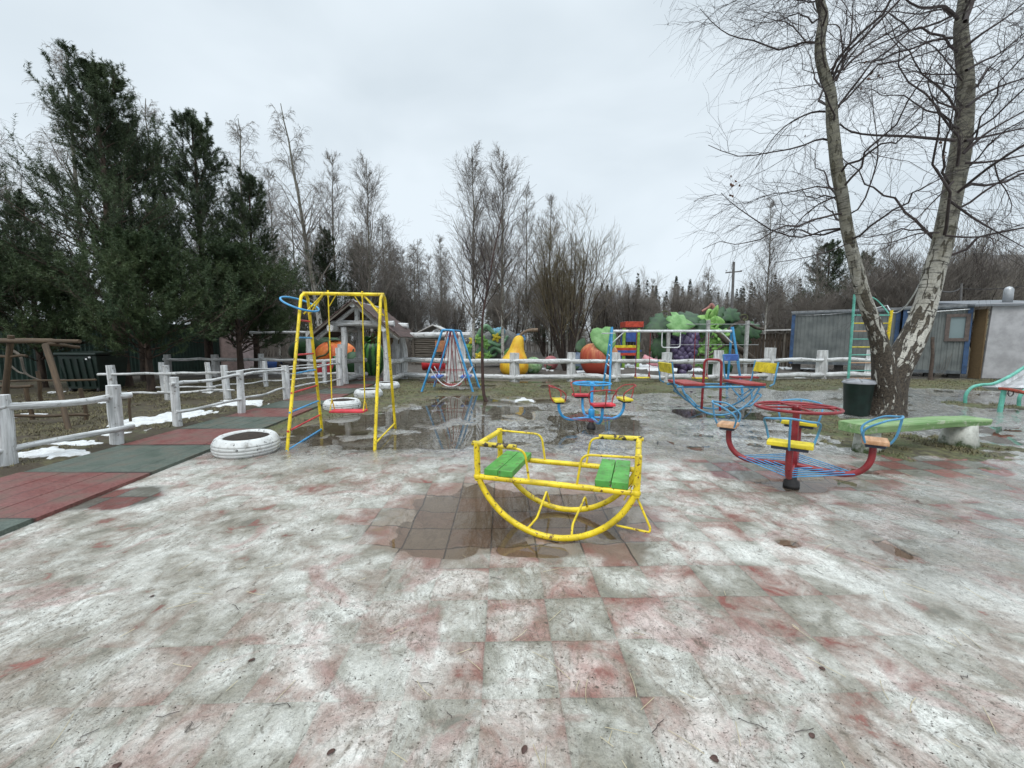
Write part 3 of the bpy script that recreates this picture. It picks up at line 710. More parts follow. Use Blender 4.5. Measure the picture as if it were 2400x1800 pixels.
t1 = G(803, 958.5); tyre((t1.x, t1.y, 0), .41, .23, 'white painted tyre behind the red swing seat')
t2 = G(864, 930.5); tyre((t2.x, t2.y, 0), .385, .23, 'white painted tyre between the swing seat and the farthest tyre')
t3 = G(908, 910.5); tyre((t3.x, t3.y, 0), .40, .22, 'white painted tyre farthest from the camera, next to the portal post')

def boat_swing():
    d0, d1 = 12.25, 13.5
    base = (A(1050, 900, 12.9).x, 12.9, 0); root = thing('gondola_swing', 'small blue A-frame gondola swing with white curved boat in front of the red drum', 'swing', base)
    a, b = G(991, 917), G(1108, 922); c_, d_ = G(1021, 905), G(1122, 911)
    y0, y1 = (a.y+b.y)/2, (c_.y+d_.y)/2
    fr = A(1037, 773, y0), A(1062, 774, y0); bk = A(1056, 775, y1), A(1079, 776, y1)
    zt = fr[0].z; bk = (V3(bk[0].x, y1, zt), V3(bk[1].x, y1, zt))
    MB().tube(fillet([V3(a.x, y0, -.05), fr[0], fr[1], V3(b.x, y0, -.05)], .04, 3), .034, 10).build('leg_frame', M_BLUE, root)
    MB().tube(fillet([V3(c_.x, y1, -.05), bk[0], bk[1], V3(d_.x, y1, -.05)], .04, 3), .034, 10).build('leg_frame', M_BLUE, root)
    m = MB()
    for i in (0, 1): m.tube([fr[i], bk[i]], .028, 8)
    m.build('top_bar', M_BLUE, root)
    yc = (y0+y1)/2; top = (fr[0]+fr[1]+bk[0]+bk[1])/4; xl, xr = A(1013, 860, yc).x, A(1105, 857, yc).x; xm = (xl+xr)/2; zl = A(1055, 860, yc).z; zb = A(1055, 903, yc).z
    for yy in (yc-.34, yc+.34):
        pts = [V3(xm+(xr-xl)/2*s, yy, zb+(zl-zb)*abs(s)**2.2) for s in np.linspace(-1, 1, 17)]
        MB().tube(pts, .017, 8).build('boat_rim', M_WHITE, root)
        h = MB()
        for s in (-.45, -.12, .12, .45): h.tube([V3(top.x+s*.15, yy, top.z-.05), V3(xm+s*1.05, yy, zb+.12+abs(s)*.1)], .012, 6)
        h.tube([V3(xm-.55, yy, zl-.10), V3(xm+.55, yy, zl-.10)], .010, 6); h.tube([V3(xm-.40, yy, zl-.2), V3(xm-.50, yy, zl-.55)], .010, 6); h.tube([V3(xm+.40, yy, zl-.2), V3(xm+.50, yy, zl-.55)], .010, 6)
        h.tube(fillet([V3(top.x-.16, yy, top.z-.2), V3(top.x-.08, yy, top.z-.02), V3(top.x+.10, yy, top.z-.02), V3(top.x+.16, yy, top.z-.25)], .06, 4), .014, 6)
        h.build('hanger', M_MAR, root)
    fl = MB()
    for s in np.linspace(-.42, .42, 8): fl.box((xm+s*.6, yc, zb+.01+abs(s)*.05), (.045, .70, .02), None, 1)
    fl.build('floor_slats', M_DRED, root)
    for s in (-1, 1): MB().box((xm+s*.46, yc, zb+.29), (.30, .70, .06), None, 1).build('seat', paint('blue_seat_paint', (.07, .17, .52), .5), root, bevel=.008)
boat_swing()

def boat_rocker():
    n0, n1 = G(1675, 975), G(1656, 960); y0, y1 = n0.y, n1.y; base = V3(n0.x, (y0+y1)/2, 0)
    root = thing('boat_rocker', 'blue boat-shaped rocker with red seats and yellow backrests between the two carousels', 'rocker', base)
    for y, xl, xr, yr, xb in ((y0, 1593, 1786, 907, 1690), (y1, 1570, 1782, 900, 1665)):
        a, b = A(xl, yr, y), A(xr, yr, y); z = (a.z+b.z)/2; mid = (a.x+b.x)/2; L = (b.x-a.x)/2*.95; S = z-.0
        R = (L*L+S*S)/(2*S)
        a1 = math.asin(min(.999, L/R))
        MB().tube([V3(mid+R*math.sin(q), y, R-R*math.cos(q)+.02) for q in np.linspace(-a1, a1, 25)], .020, 10).build('runner', M_DBLUE, root)
        MB().tube([V3(a.x-.06, y, z), V3(b.x+.06, y, z)], .022, 10).build('side_rail', M_DBLUE, root)
        for s in (-1, 1):
            for r0, r1 in ((.50, .85),):
                p = lambda u: V3(mid+s*R*math.sin(a1*u), y, R-R*math.cos(a1*u)+.02)
                o = -1 if y == y0 else 1
                MB().tube(fillet([p(r1), p(r1)+V3(-s*-.02, o*.16, -.01), p(r0)+V3(s*.04, o*.17, .05), p(r0)], .07, 5), .014, 8).build('foot_loop', M_DBLUE, root)
        top, zr, mx, Lx = z, z, mid, L
    yc = (y0+y1)/2; z = A(1690, 905, y0).z
    for s, xs in ((-1, 1607), (1, 1742)):
        x = A(xs, 898, yc).x
        MB().box((x, yc, z+.035), (.44, y1-y0+.10, .05), None, 1).build('seat', M_DRED, root, bevel=.008)
        xb = x+s*.42; Rb = Matrix.Rotation(s*rad(14), 3, 'Y')
        MB().box((xb+s*.03, yc, z+.36), (.035, y1-y0-.08, .22), Rb, 1).build('backrest', M_YB, root, bevel=.006)
        for yy in (y0, y1): MB().tube([V3(xb-s*.10, yy, z), V3(xb-s*.01, yy, z+.05), V3(xb+s*.05, yy, z+.5)], .017, 8).build('backrest_post', M_DBLUE, root)
    xa, xb = A(1653, 900, yc).x, A(1684, 900, yc).x
    MB().tube(fillet([V3(xa, yc+.12, .06), V3(xa+.02, yc+.12, 1.16), V3(xb-.02, yc-.12, 1.16), V3(xb, yc-.12, .06)], .10, 6), .026, 10).build('handle', M_MAR, root)
boat_rocker()

def big_swing():
    root = thing('double_swing', 'wide blue-legged swing frame with white top bar before the grape sculpture', 'swing', (A(1575, 900, 12.6).x, 12.6, 0))
    tl, tr = A(1434, 776, 12.6), A(1716, 776, 12.6); zt = (tl.z+tr.z)/2
    MB().tube([V3(tl.x, 12.6, zt), V3(tr.x, 12.6, zt)], .040, 12).build('top_bar', M_WHITE, root)
    for T, f, b in ((tl, G(1428, 922), G(1412, 914)), (tr, G(1741, 921), G(1704, 913))):
        for e in (f, b): MB().tube([V3(e.x, e.y, -.05), V3(T.x, 12.6+(e.y-12.6)*.05, zt+.12)], .034, 10).build('leg', M_BLUE, root)
    f, b = G(1428, 922), G(1412, 914)
    for t in (.25, .42, .58, .74):
        a, c = f.lerp(V3(tl.x, 12.6, zt), t), b.lerp(V3(tl.x, 12.6, zt), t+.04); MB().tube([a, c], .015, 6).build('rung', M_WHITE, root)
    for q, e in ((tl.x, .40), (tr.x, -.36)): MB().tube([V3(q+e, 12.6, zt), V3(q+.02, 12.6, zt-.36)], .018, 8).build('brace', M_WHITE, root)
    x0, x1 = A(1552, 780, 12.6).x, A(1595, 780, 12.6).x
    MB().tube(fillet([V3(x0, 12.6, zt-.03), V3(x0, 12.6, zt-.50), V3(x1, 12.6, zt-.50), V3(x1, 12.6, zt-.03)], .09, 5), .017, 8).build('trapeze_bar', M_WHITE, root)
    MB().tube([V3(tl.x-.13+.19*math.cos(q), 12.5+.19*math.sin(q), zt-.07) for q in np.linspace(0, 2*PI, 25)[:-1]], .012, 8, True).build('hoop', M_WHITE, root)
    for pa, pb, py in ((1489, 1521, 885), (1625, 1656, 886)):
        xa, xb = A(pa, py, 12.6).x, A(pb, py, 12.6).x; zs = A(pa, py, 12.6).z
        for x in (xa, xb):
            ch = MB(); n = 26
            for i in range(n):
                z = zt-.04-(zt-zs-.05)*(i+.5)/n; ch.box((x, 12.6, z), (.022 if i % 2 else .010, .010 if i % 2 else .022, (zt-zs)/n*1.05), None)
            ch.tube([V3(x, 12.48, zs), V3(x, 12.6, zs+.14), V3(x, 12.72, zs)], .012, 6)
            ch.build('chain', M_MAR, root)
        MB().box(((xa+xb)/2, 12.6, zs), (xb-xa+.03, .20, .035), None, 0).build('seat', M_YB, root, bevel=.008)
big_swing()

def small_bench_rocker():
    y = 10.6; x0, x1 = A(1716, 880, y).x, A(1772, 880, y).x; z = A(1740, 884, y).z
    root = thing('spring_seat', 'small red seat with blue backboard on bent blue legs behind the boat-shaped rocker', 'seat', ((x0+x1)/2, y, 0))
    MB().box(((x0+x1)/2, y, z), (x1-x0, .30, .045), None, 0).build('seat', M_DRED, root, bevel=.008)
    MB().box(((x0+x1)/2-.22, y+.28, z+.62-.12), (.40, .04, .18), None, 0).build('backrest', paint('blue_seat_paint', (.07, .17, .52), .5), root, bevel=.02)
    for s in (-1, 1):
        MB().tube(fillet([V3((x0+x1)/2-.22+s*.2, y+.30, z+.58), V3((x0+x1)/2-.2+s*.2, y+.2, z), V3((x0+x1)/2+s*.22, y, .25), V3((x0+x1)/2+s*.10, y-.25, .02)], .08, 4), .02, 8).build('leg', M_DBLUE, root)
small_bench_rocker()

def ladder():
    y = 12.6; base = G(1986, 917); y = base.y
    root = thing('climbing_ladder', 'tall climbing ladder with one teal post and one yellow post behind the birch', 'climbing frame', (base.x+.7, y, 0))
    b1 = V3(A(2079, 850, y).x, y, 0); t0, t1 = A(2003, 690, y), A(2090, 727, y)
    l0, l1 = V3(base.x, y, -.1), V3(b1.x-.12, y, -.1)
    MB().tube([l0, t0], .036, 10).build('post', M_TEAL, root); MB().tube([l1, t1], .042, 10).build('post', M_YEL, root)
    cols = [M_YB, M_OR, M_TEAL, M_OR, M_TEAL, M_YB, M_TEAL, M_OR, M_YB, M_TEAL]
    for i in range(10):
        z = .16+i*.243; a = l0.lerp(t0, (z+.1)/(t0.z+.1)); b = l1.lerp(t1, (z+.1)/(t1.z+.1)); MB().tube([a, b], .017, 8).build('rung', cols[i], root)
    MB().tube(catmull([t0+V3(.0, .02, -.02), t0+V3(.45, .25, .03), t0+V3(.85, .2, -.14), t1+V3(-.08, 0, -.1)], 6), .02, 8).build('top_arc', M_TEAL, root)
ladder()

def slide():
    root = thing('slide', 'playground slide with white chute and teal tube rails at the right edge', 'slide', (5.6, 10.2, 0))
    M_CH = paint('white_chute_sheet', (.70, .70, .72), .35, (.3, .28, .26), .1)
    y0 = 10.1; wv = V3(.82, -.42, 0)
    prof = [(2262, 946), (2264, 925), (2278, 908), (2300, 902), (2329, 899), (2366, 882), (2400, 861), (2470, 818), (2560, 760)]
    P0 = [A(px, py, y0) for px, py in prof]
    P1 = [p+wv for p in P0]
    for P in (P0, P1): MB().tube(catmull([V3(P[0].x, P[0].y, -.06)]+P, 5), .036, 10).build('rail', M_TEAL, root)
    ch = MB(); prof2 = [V3(p.x, p.y, p.z) for p in catmull(P0[3:], 5)]; n = len(prof2); vs, tc = [], []
    for i, p in enumerate(prof2):
        zz = p.z-.16*min(1, i/6+.25)
        for q in (.03, .97):
            vs.append(V3(p.x, p.y, zz)+wv*q); tc.append((i*.1, q, 0))
    vs += [v+V3(0, 0, -.015) for v in vs[:]]; tc += tc; m = 2*n; fs = []
    for i in range(n-1):
        a = 2*i; fs += [(a, a+1, a+3, a+2), (m+a, m+a+2, m+a+3, m+a+1), (a, a+2, m+a+2, m+a), (a+1, m+a+1, m+a+3, a+3)]
    ch.add(vs, fs, tc, True)
    for yy in (.015, .985):   # side cheeks
        vs, tc = [], []
        for i, p in enumerate(prof2):
            for zz in (p.z-.03, p.z-.17*min(1, i/6+.25)): vs.append(V3(p.x, p.y, zz)+wv*yy); tc.append((i*.1, zz, 0))
        ch.add(vs, [(2*i, 2*i+1, 2*i+3, 2*i+2) for i in range(n-1)], tc, True)
    ch.build('chute', M_CH, root)
    for q in (0, 1):
        top = A(2470, 820, y0)+wv*q; MB().tube([V3(top.x, top.y, -.1), top], .03, 8).build('leg', M_TEAL, root)
    top = A(2600, 735, y0)
    MB().tube([V3(top.x, y0+.35, -.1), V3(top.x, y0+.35, top.z-.1)], .04, 8).build('leg', M_TEAL, root)
slide()

def seesaw():
    y = 9.0; a, b = A(2352, 908, y), A(2440, 925, y+.05)
    root = thing('seesaw', 'seesaw with worn red board and black grip loop at the right edge', 'seesaw', (A(2420, 950, y).x, y, 0))
    d = (b-a).normalized(); M = MB(); pts = [(0, .10), (.06, .145), (.16, .15), (.35, .13), (.6, .13), (3.0, .13)]
    vs, tc, fs = [], [], []
    for t, w in pts:
        for yy in (-w, w):
            for z in (0, -.055): vs.append(a+d*t+V3(0, yy, z)); tc.append((yy, z, t))
    for i in range(len(pts)-1):
        o = 4*i; fs += [(o, o+2, o+6, o+4), (o+1, o+5, o+7, o+3), (o, o+4, o+5, o+1), (o+2, o+3, o+7, o+6)]
    fs += [(0, 1, 3, 2), tuple(len(vs)-4+k for k in (0, 2, 3, 1))]
    M.add(vs, fs, tc, False).build('board', paint('worn_red_board', (.42, .075, .04), .5, (.08, .04, .025), .4, cscale=14), root, bevel=.015)
    p = A(2346, 950, y+.02); MB().tube([V3(p.x+.02, y+.05, -.1), V3(p.x+.06, y+.05, a.z-.07)], .045, 10).build('rest_post', M_TEAL, root)
    q = a+d*.08; MB().tube([q+V3(.06*math.cos(s)-.02, -.10, -.10+.07*math.sin(s)) for s in np.linspace(0, 2*PI, 17)[:-1]], .010, 6, True).build('grip_loop', M_BLACK, root)
    c = a+d*1.5; MB().tube([V3(c.x, y+.05, -.1), V3(c.x, y+.05, c.z-.03)], .06, 10).build('pivot_post', M_TEAL, root)
seesaw()

def bench():
    a, b = A(1992, 1000, 5.62), A(2292, 999, 6.05)
    root = thing('plank_bench', 'rough light green plank bench on two whitewashed log stumps with moss', 'bench', ((a.x+b.x)/2, 5.8, 0))
    M_BP = wood('green_bench_paint', (.13, .25, .085), (.29, .42, .20), (.02, .05, .015), .6, gs=(16, 16, 1.2), cracks=.55, spots=.7, spotc=(.40, .44, .32), bump=.6)
    d = (b-a).normalized(); L = (b-a).length; s = d.cross(V3(0, 0, 1)).normalized(); n = 22; vs, tc, fs = [], [], []
    rg = np.random.default_rng(3)
    for i in range(n):
        t = i/(n-1); wf = .20-.045*t+.012*math.sin(t*9); wb = .17-.03*t+.01*math.sin(t*7+1); h = .135-.04*t
        zz = .425+.006*math.sin(t*11)
        c = a+d*(L*t)
        for q, z in ((-wb*.96, 0), (wf*.96, 0), (wf, -.03), (wf*.90, -h), (-wb*.9, -h), (-wb, -.03)):
            p = V3(c.x, c.y, zz+z)+s*q+V3(0, 0, rg.uniform(-.004, .004)); vs.append(p); tc.append((q, z, L*t))
    for i in range(n-1):
        for j in range(6): fs.append((i*6+j, i*6+(j+1) % 6, i*6+6+(j+1) % 6, i*6+6+j))
    fs += [tuple(range(6))[::-1], tuple(range((n-1)*6, n*6))]
    MB().add(vs, fs, tc, False).build('plank', M_BP, root, bevel=.008)
    m, nt, bs, out = new_mat('whitewashed_mossy_stump'); v = tcoord(nt); pos = nd(nt, 'ShaderNodeTexCoord').outputs['Object']
    z = nd(nt, 'ShaderNodeSeparateXYZ', _0=pos).outputs[2]; n1 = noise(nt, v, 9, 5, .65); n2 = noise(nt, v, 40, 4)
    c = mixc(nt, ramp(nt, n1, .35, .7), (.62, .63, .58), (.40, .40, .36)); mo = ramp(nt, mth(nt, 'ADD', mth(nt, 'MULTIPLY', z, 2.2), n1), .86, .50)
    c = mixc(nt, mo, c, mixc(nt, n2, (.012, .018, .008), (.06, .095, .025))); nt.links.new(c, bs.inputs['Base Color']); bs.inputs['Roughness'].default_value = .9
    bp = nd(nt, 'ShaderNodeBump', Strength=.8, Distance=.02, Height=n1); nt.links.new(bp.outputs[0], bs.inputs['Normal'])
    for t, r, sq in ((.14, .155, .95), (.86, .20, 1.12)):
        c = a+d*(L*t); prof = [(r*1.12, -.05), (r*1.05, .05), (r*.95, .2), (r*.90, .33), (r*.86, .335), (0, .335)]
        MB().lathe(prof, 18, (c.x, c.y, 0), None, lambda q, zz: 1+.06*math.sin(3*q+t*9)+.04*math.sin(7*q+zz*9)).build('stump', m, root)
bench()

def litter_bin():
    c = G(2031, 978); c = V3(c.x, c.y+.26, 0); y = c.y
    root = thing('litter_bin', 'dark green round litter bin with grey lid leaning at the birch trunk', 'bin', c)
    MB().lathe([(.19, 0), (.215, .02), (.255, .66), (.27, .67), (.27, .69), (.25, .69), (0, .60)], 28, c).build('body', flat('dark_green_plastic', (.010, .030, .024), .45, .3, 6, .1), root)
    lid = MB().lathe([(.28, .675), (.285, .70), (.25, .725), (.16, .755), (.06, .765), (0, .768)], 28, c)
    for k in range(6):
        q = k*PI/3; lid.box(c+V3(.18*math.cos(q), .18*math.sin(q), .755), (.20, .018, .016), Matrix.Rotation(q, 3, 'Z') @ Matrix.Rotation(rad(9), 3, 'Y'))
    lid.build('lid', flat('grey_lid_plastic', (.30, .31, .33), .5, .2, 8, .1), root)
litter_bin()
def wheelie():
    x0, x1 = 143, 245; y = 12.2; a, b = A(150, 925, y), A(240, 925, y); w = b.x-a.x; c = V3((a.x+b.x)/2, y+.45, 0)
    root = thing('waste_container', 'dark green wheeled waste container beside the big pine trunk', 'waste container', c)
    gp = flat('container_plastic', (.006, .017, .012), .5, .3, 5, .15); m = MB(); h = 1.22; vs = []
    for z, q in ((.12, .40), (1.12, .52)):
        for sx, sy in ((-1, -1), (1, -1), (1, 1), (-1, 1)): vs.append(c+V3(sx*w*.5*(.82+.18*(z > .5)), sy*q, z))
    m.add(vs, [(0, 1, 5, 4), (1, 2, 6, 5), (2, 3, 7, 6), (3, 0, 4, 7), (3, 2, 1, 0), (4, 5, 6, 7)], vs, False)
    for k in range(5): m.box(c+V3(w*(-.36+.18*k), -.475, .62), (.03, .06, .85), Matrix.Rotation(rad(6.5), 3, 'X'))
    m.build('body', gp, root, bevel=.02)
    MB().box(c+V3(-.02, -.02, 1.19), (w+.10, 1.10, .09), Matrix.Rotation(rad(1.5), 3, 'X')).build('lid', gp, root, bevel=.03)
    for sx in (-1, 1): MB().lathe([(0, -.03), (.10, -.03), (.10, .03), (0, .03)], 16, c+V3(sx*w*.36, -.32, .09), Matrix.Rotation(PI/2, 3, 'Y')).build('wheel', M_BLACK, root)
    for q, zz, ww in ((.25, 1.03, .05), (.34, 1.08, .07)): MB().box(c+V3(w*q, -.535, zz), (ww, .012, .045)).build('sticker', M_WHITE, root)
wheelie()
# ------------------------------------------------------------------ whitewashed log fences
M_LOG = wood('whitewashed_log', (.33, .33, .32), (.76, .77, .77), (.045, .037, .03), .85, gs=(24, 24, 2.2), cracks=.7, spots=.42, spotc=(.10, .085, .065), bump=.9)
M_POST = wood('whitewashed_post', (.37, .37, .365), (.76, .77, .77), (.06, .05, .04), .85, gs=(24, 24, 1.6), cracks=.65, spots=.32, spotc=(.14, .12, .10), bump=.9)
M_BROWN = wood('weathered_brown_timber', (.042, .027, .015), (.10, .064, .034), (.02, .014, .01), .8, cracks=.5)
M_GREYW = wood('grey_weathered_timber', (.075, .062, .048), (.17, .15, .125), (.02, .016, .012), .85, cracks=.55)
RF = np.random.default_rng(21)
def post(root, p, h, r, k=9, square=False, lean=(0, 0)):
    p = Vector(p); n = 6
    m = MB(); P = [V3(p.x+lean[0]*t+RF.uniform(-.006, .006), p.y+lean[1]*t, -.15+(h+.15)*t) for t in np.linspace(0, 1, n)]
    m.tube(P, [r*(1.08-.12*i/(n-1))*(1+RF.uniform(-.04, .04)) for i in range(n)], 4 if square else k, rough=0 if square else .04)
    return m.build('post', M_POST, root, bevel=.012 if square else 0)
def rail(root, a, b, r0, r1=None, wob=.025):
    return MB().log(a, b, r0, r1, 9, max(6, int((Vector(b)-Vector(a)).length/.22)), wob, .08, RF).build('rail', M_LOG, root)
def fence(label, posts, rails, square=False):
    """posts: (px, top y, bottom y, half width px); rails: (i, j, height i, height j, radius, overshoot)"""
    pts = []
    for px, yt, yb, hw in posts:
        g = G(px, yb); t = A(px, yt, g.y); pts.append((g, t.z, hw/F*g.y))
    root = thing('log_fence', label, 'fence', pts[len(pts)//2][0])
    for g, h, r in pts: post(root, g, h, r*(1.42 if square else 1.05), square=square, lean=(RF.uniform(-.03, .03), RF.uniform(-.02, .02)))
    for i, j, hi, hj, r, ov in rails:
        a, b = pts[i][0], pts[j][0]; d = (b-a).normalized(); s = V3(d.y, -d.x, 0)
        if s.y > 0: s = -s
        off = s*(pts[i][2]*.75)
        rail(root, a+off*RF.uniform(.6, 1.1)-d*ov+V3(0, 0, hi), b+off*RF.uniform(.6, 1.1)+d*ov+V3(0, 0, hj), r, r*RF.uniform(.75, .95))
    return root, pts
# along the path, nearest pair of posts
fence('short whitewashed log fence with thick posts at the left edge beside the path', [(16, 926, 1094, 17), (274, 903, 1040, 13)],
      [(0, 1, .74, .72, .052, .22), (0, 1, .22, .24, .042, .20)])
fence('whitewashed log fence along the path, three thin posts leading to the portal', [(417, 884, 1000, 8.5), (567, 869, 970, 7.5), (673, 856, 936, 7.5), (797, 815, 905, 7)],
      [(0, 1, .80, .84, .034, .10), (1, 2, .84, .80, .03, .05), (2, 3, .80, .78, .028, .05), (0, 1, .28, .32, .032, .05), (1, 2, .32, .30, .028, .05), (2, 3, .30, .28, .027, .05)])
fence('whitewashed log fence crossing the yard from the pine trunk to the path', [(268, 856, 940, 8), (395, 856, 940, 6.5), (534, 856, 937, 7)],
      [(0, 1, .70, .72, .034, .30), (1, 2, .72, .74, .03, .1), (0, 1, .22, .22, .03, -.0), (1, 2, .24, .26, .03, .2)])
fence('whitewashed thin-railed log fence in the middle of the yard behind the nearer row', [(386, 849, 923, 5.5), (493, 849, 922, 5.5), (624, 846, 907, 5), (762, 846, 900, 5)],
      [(0, 1, .60, .60, .028, .25), (1, 2, .62, .62, .028, .05), (2, 3, .62, .72, .026, .05), (0, 1, .20, .20, .026, .2), (1, 2, .2, .22, .026, 0), (2, 3, .22, .25, .026, 0)])
fence('farthest whitewashed log fence of the yard, in front of the logs and the pumpkin', [(396, 831, 886, 6.5), (508, 831, 886, 8), (614, 829, 886, 6), (728, 776, 887, 7), (838, 838, 887, 6)],
      [(0, 1, .80, .78, .065, .1), (1, 2, .78, .78, .075, 0), (2, 3, .80, .74, .07, 0), (3, 4, .74, .76, .075, 0), (0, 1, .20, .2, .05, .1), (1, 2, .2, .2, .05, 0), (2, 3, .2, .2, .06, 0), (3, 4, .2, .2, .07, 0), (2, 3, 1.92, 1.92, .06, .35)])
cf = [(931, 786, 889, 8), (1058, 789, 893, 9), (1082, 789, 893, 8), (1206, 827, 896, 8), (1338, 826, 895, 7), (1444, 826, 895, 7.5), (1560, 826, 896, 9), (1682, 821, 894, 9), (1800, 815, 892, 10), (1924, 821, 889, 10), (2037, 820, 889, 9)]
crr = []
for i in range(len(cf)-1):
    if i == 1: continue
    j = i+1
    crr += [(i, j, .80, .80, .098 if i < 4 else .085, .05), (i, j, .20, .20, .105, .05)]
crr.append((0, 2, 1.80, 1.80, .115, .45))
fence('long whitewashed post and log fence in front of the giant fruit', cf, crr, True)

# timber portal with a gabled plank roof
def portal():
    root = thing('timber_portal', 'whitewashed log portal with brown plank gable roof where the path passes the fence', 'gatehouse', (-5.4, 15.6, 0))
    y0, y1 = 14.75, 16.9
    xl, xr = A(807, 850, y0).x, A(904, 850, y0).x; zb = A(850, 762, y0).z; zr = A(831, 708, y0).z; ze = A(738, 790, y0).z
    xel, xer = A(736, 790, y0).x, A(943, 790, y0).x; xm = (xel+xer)/2
    fp = [V3(xl, y0, 0), V3(xr, y0+.1, 0)]
    for x, y in ((xl, y0), (xr, y0+.1), (xl-.20, y1-.1), (xr+.15, y1-.2)):
        MB().log((x, y, -.1), (x+RF.uniform(-.03, .03), y, zb-.08), .135, .115, 10, 9, .03, .06, RF).build('post', M_POST, root)
    MB().log((xl-.16, y0-.02, -.1), (xl-.13, y0-.02, 1.45), .09, .08, 9, 8, .02, .06, RF).build('post', M_POST, root)
    for y in (y0, y1-.2): MB().log((xl-.55, y, zb+.05), (xr+.35, y, zb+.05), .115, .105, 10, 10, .02, .05, RF).build('cross_beam', M_LOG, root)
    for x in (xl-.28, xr+.10): MB().log((x, y0-.42, zb-.12), (x, y1+.1, zb-.12), .12, .11, 10, 10, .01, .04, RF).build('side_beam', M_LOG, root)
    MB().log((xm-.02, y0-.38, zr-.08), (xm, y1+.2, zr-.08), .13, .12, 10, 8, .01, .04, RF).build('ridge_beam', M_LOG, root)
    for y in (y0, y1-.2): MB().log((xm, y, zb+.1), (xm, y, zr-.12), .105, .10, 9, 6, .01, .05, RF).build('king_post', M_LOG, root)
    for s, xe in ((-1, xel), (1, xer)):
        for y in (y0-.02, y1-.25): MB().log((xm, y, zr-.14), (xm+(xe-xm)*.93, y, zr-.14+(ze-zr)*.93), .085, .08, 9, 8, .015, .05, RF).build('rafter', M_LOG, root)
    M_RT = wood('brown_roof_plank', (.045, .027, .022), (.12, .072, .062), (.018, .012, .01), .7, gs=(14, 14, 1.2), cracks=.5)
    for s, xe in ((-1, xel), (1, xer)):
        rf = MB(); n = 15; d = V3(xe-xm, 0, ze-zr); L = d.length; d.normalize(); nn = V3(-d.z, 0, d.x)*(1 if d.x > 0 else -1)
        for i in range(n):
            t0 = L*i/n; c = V3(xm, 0, zr)+d*(t0+L/n*.56)+nn*(.03+.012*(i % 2))
            ang = math.atan2(-d.z, d.x)+(rad(7) if s > 0 else -rad(7))
            R = Matrix.Rotation(ang, 3, 'Y')
            yy0, yy1 = y0-.45+RF.uniform(-.03, .03), y1+.35+RF.uniform(-.03, .03)
            rf.box(V3(c.x, (yy0+yy1)/2, c.z), (L/n*1.16, yy1-yy0, .028), R, 1)
        rf.build('roof', M_RT, root)
        MB().beam(V3(xm, y0-.43, zr-.03), V3(xe, y0-.43, ze-.03), .03, .06).build('barge_board', M_GREYW, root)
    MB().log((xl, y1, .78), (xl-.6, y0+.3, .78), .09, .09, 9, 6, .02, .06, RF).build('side_rail', M_LOG, root)
    MB().log((xl-.0, y1, .20), (xl-.05, y0+.2, .20), .10, .10, 9, 8, .02, .06, RF).build('side_rail', M_LOG, root)
    MB().log((xr+.15, y1-.2, .80), (xr+.1, y0+.1, .80), .10, .10, 9, 8, .02, .06, RF).build('side_rail', M_LOG, root)
    MB().log((xr+.15, y1-.2, .20), (xr+.1, y0+.1, .20), .10, .10, 9, 8, .02, .06, RF).build('side_rail', M_LOG, root)
    fr = MB()
    for i in range(22):
        x = xl+.35+(xr-xl-.4)*i/21; fr.tube([V3(x, y1-.25, zb-.18), V3(x+RF.uniform(-.03, .03), y1-.25, zb-.62-RF.uniform(0, .12))], .018, 5)
    fr.tube([V3(xl+.2, y1-.25, zb-.2), V3(xr+.05, y1-.25, zb-.2)], .02, 6)
    fr.build('twig_valance', flat('dry_straw', (.17, .11, .055), .9), root)
portal()

# ------------------------------------------------------------------ giant fruit beyond the fence
def fruitmat(key, base, c2, lo=.4, hi=.65, scale=2.2, rough=.55, streak=None):
    m, nt, b, out = new_mat(key); v = tcoord(nt); n = noise(nt, v, scale, 5, .6); f = noise(nt, v, 22, 4, .6)
    c = mixc(nt, ramp(nt, n, lo, hi), base, c2)
    st = noise(nt, tcoord(nt, (9, 9, 1.1)), 1.6, 4)
    c = mixc(nt, ramp(nt, st, .5, .75, 0, .4), c, tuple(x*.45 for x in base))
    c = mixc(nt, ramp(nt, f, .56, .8, 0, .6), c, tuple(x*.35+.005 for x in base))
    nt.links.new(c, b.inputs['Base Color']); b.inputs['Roughness'].default_value = rough
    bp = nd(nt, 'ShaderNodeBump', Strength=.3, Distance=.03, Height=f); nt.links.new(bp.outputs[0], b.inputs['Normal']); return m
M_LEAF = fruitmat('pale_green_leaf_paint', (.10, .24, .065), (.21, .39, .15), .35, .65, 3)
M_LEAFD = fruitmat('dark_green_leaf_paint', (.012, .040, .014), (.032, .090, .028), .35, .65, 3)
M_LIME = fruitmat('lime_green_paint', (.12, .30, .05), (.28, .48, .14), .35, .65, 4)
M_STEM = flat('brown_stem_paint', (.17, .12, .08), .7, .3, 10)
M_VINE = flat('dark_vine_paint', (.055, .042, .030), .75, .35, 12, .8)
M_TEND = flat('tendril_paint', (.10, .11, .04), .6, .3, 10)
def outline(kind, L, Wd):
    if kind == 'heart': P = [(0, .93), (.16, 1), (.36, .97), (.5, .80), (.50, .55), (.38, .30), (.20, .12), (.0, -.12)]
    elif kind == 'vine': P = [(0, .80), (.12, 1), (.30, .90), (.34, .72), (.52, .76), (.56, .50), (.42, .42), (.46, .22), (.25, .16), (.14, -.05), (0, -.22)]
    else: P = [(0, 1), (.20, .85), (.36, .6), (.42, .4), (.34, .15), (.15, 0), (0, -.02)]
    P = [(x*Wd, (y-.4)*L) for x, y in P]
    return P+[(-x, y) for x, y in P[-2:0:-1]]
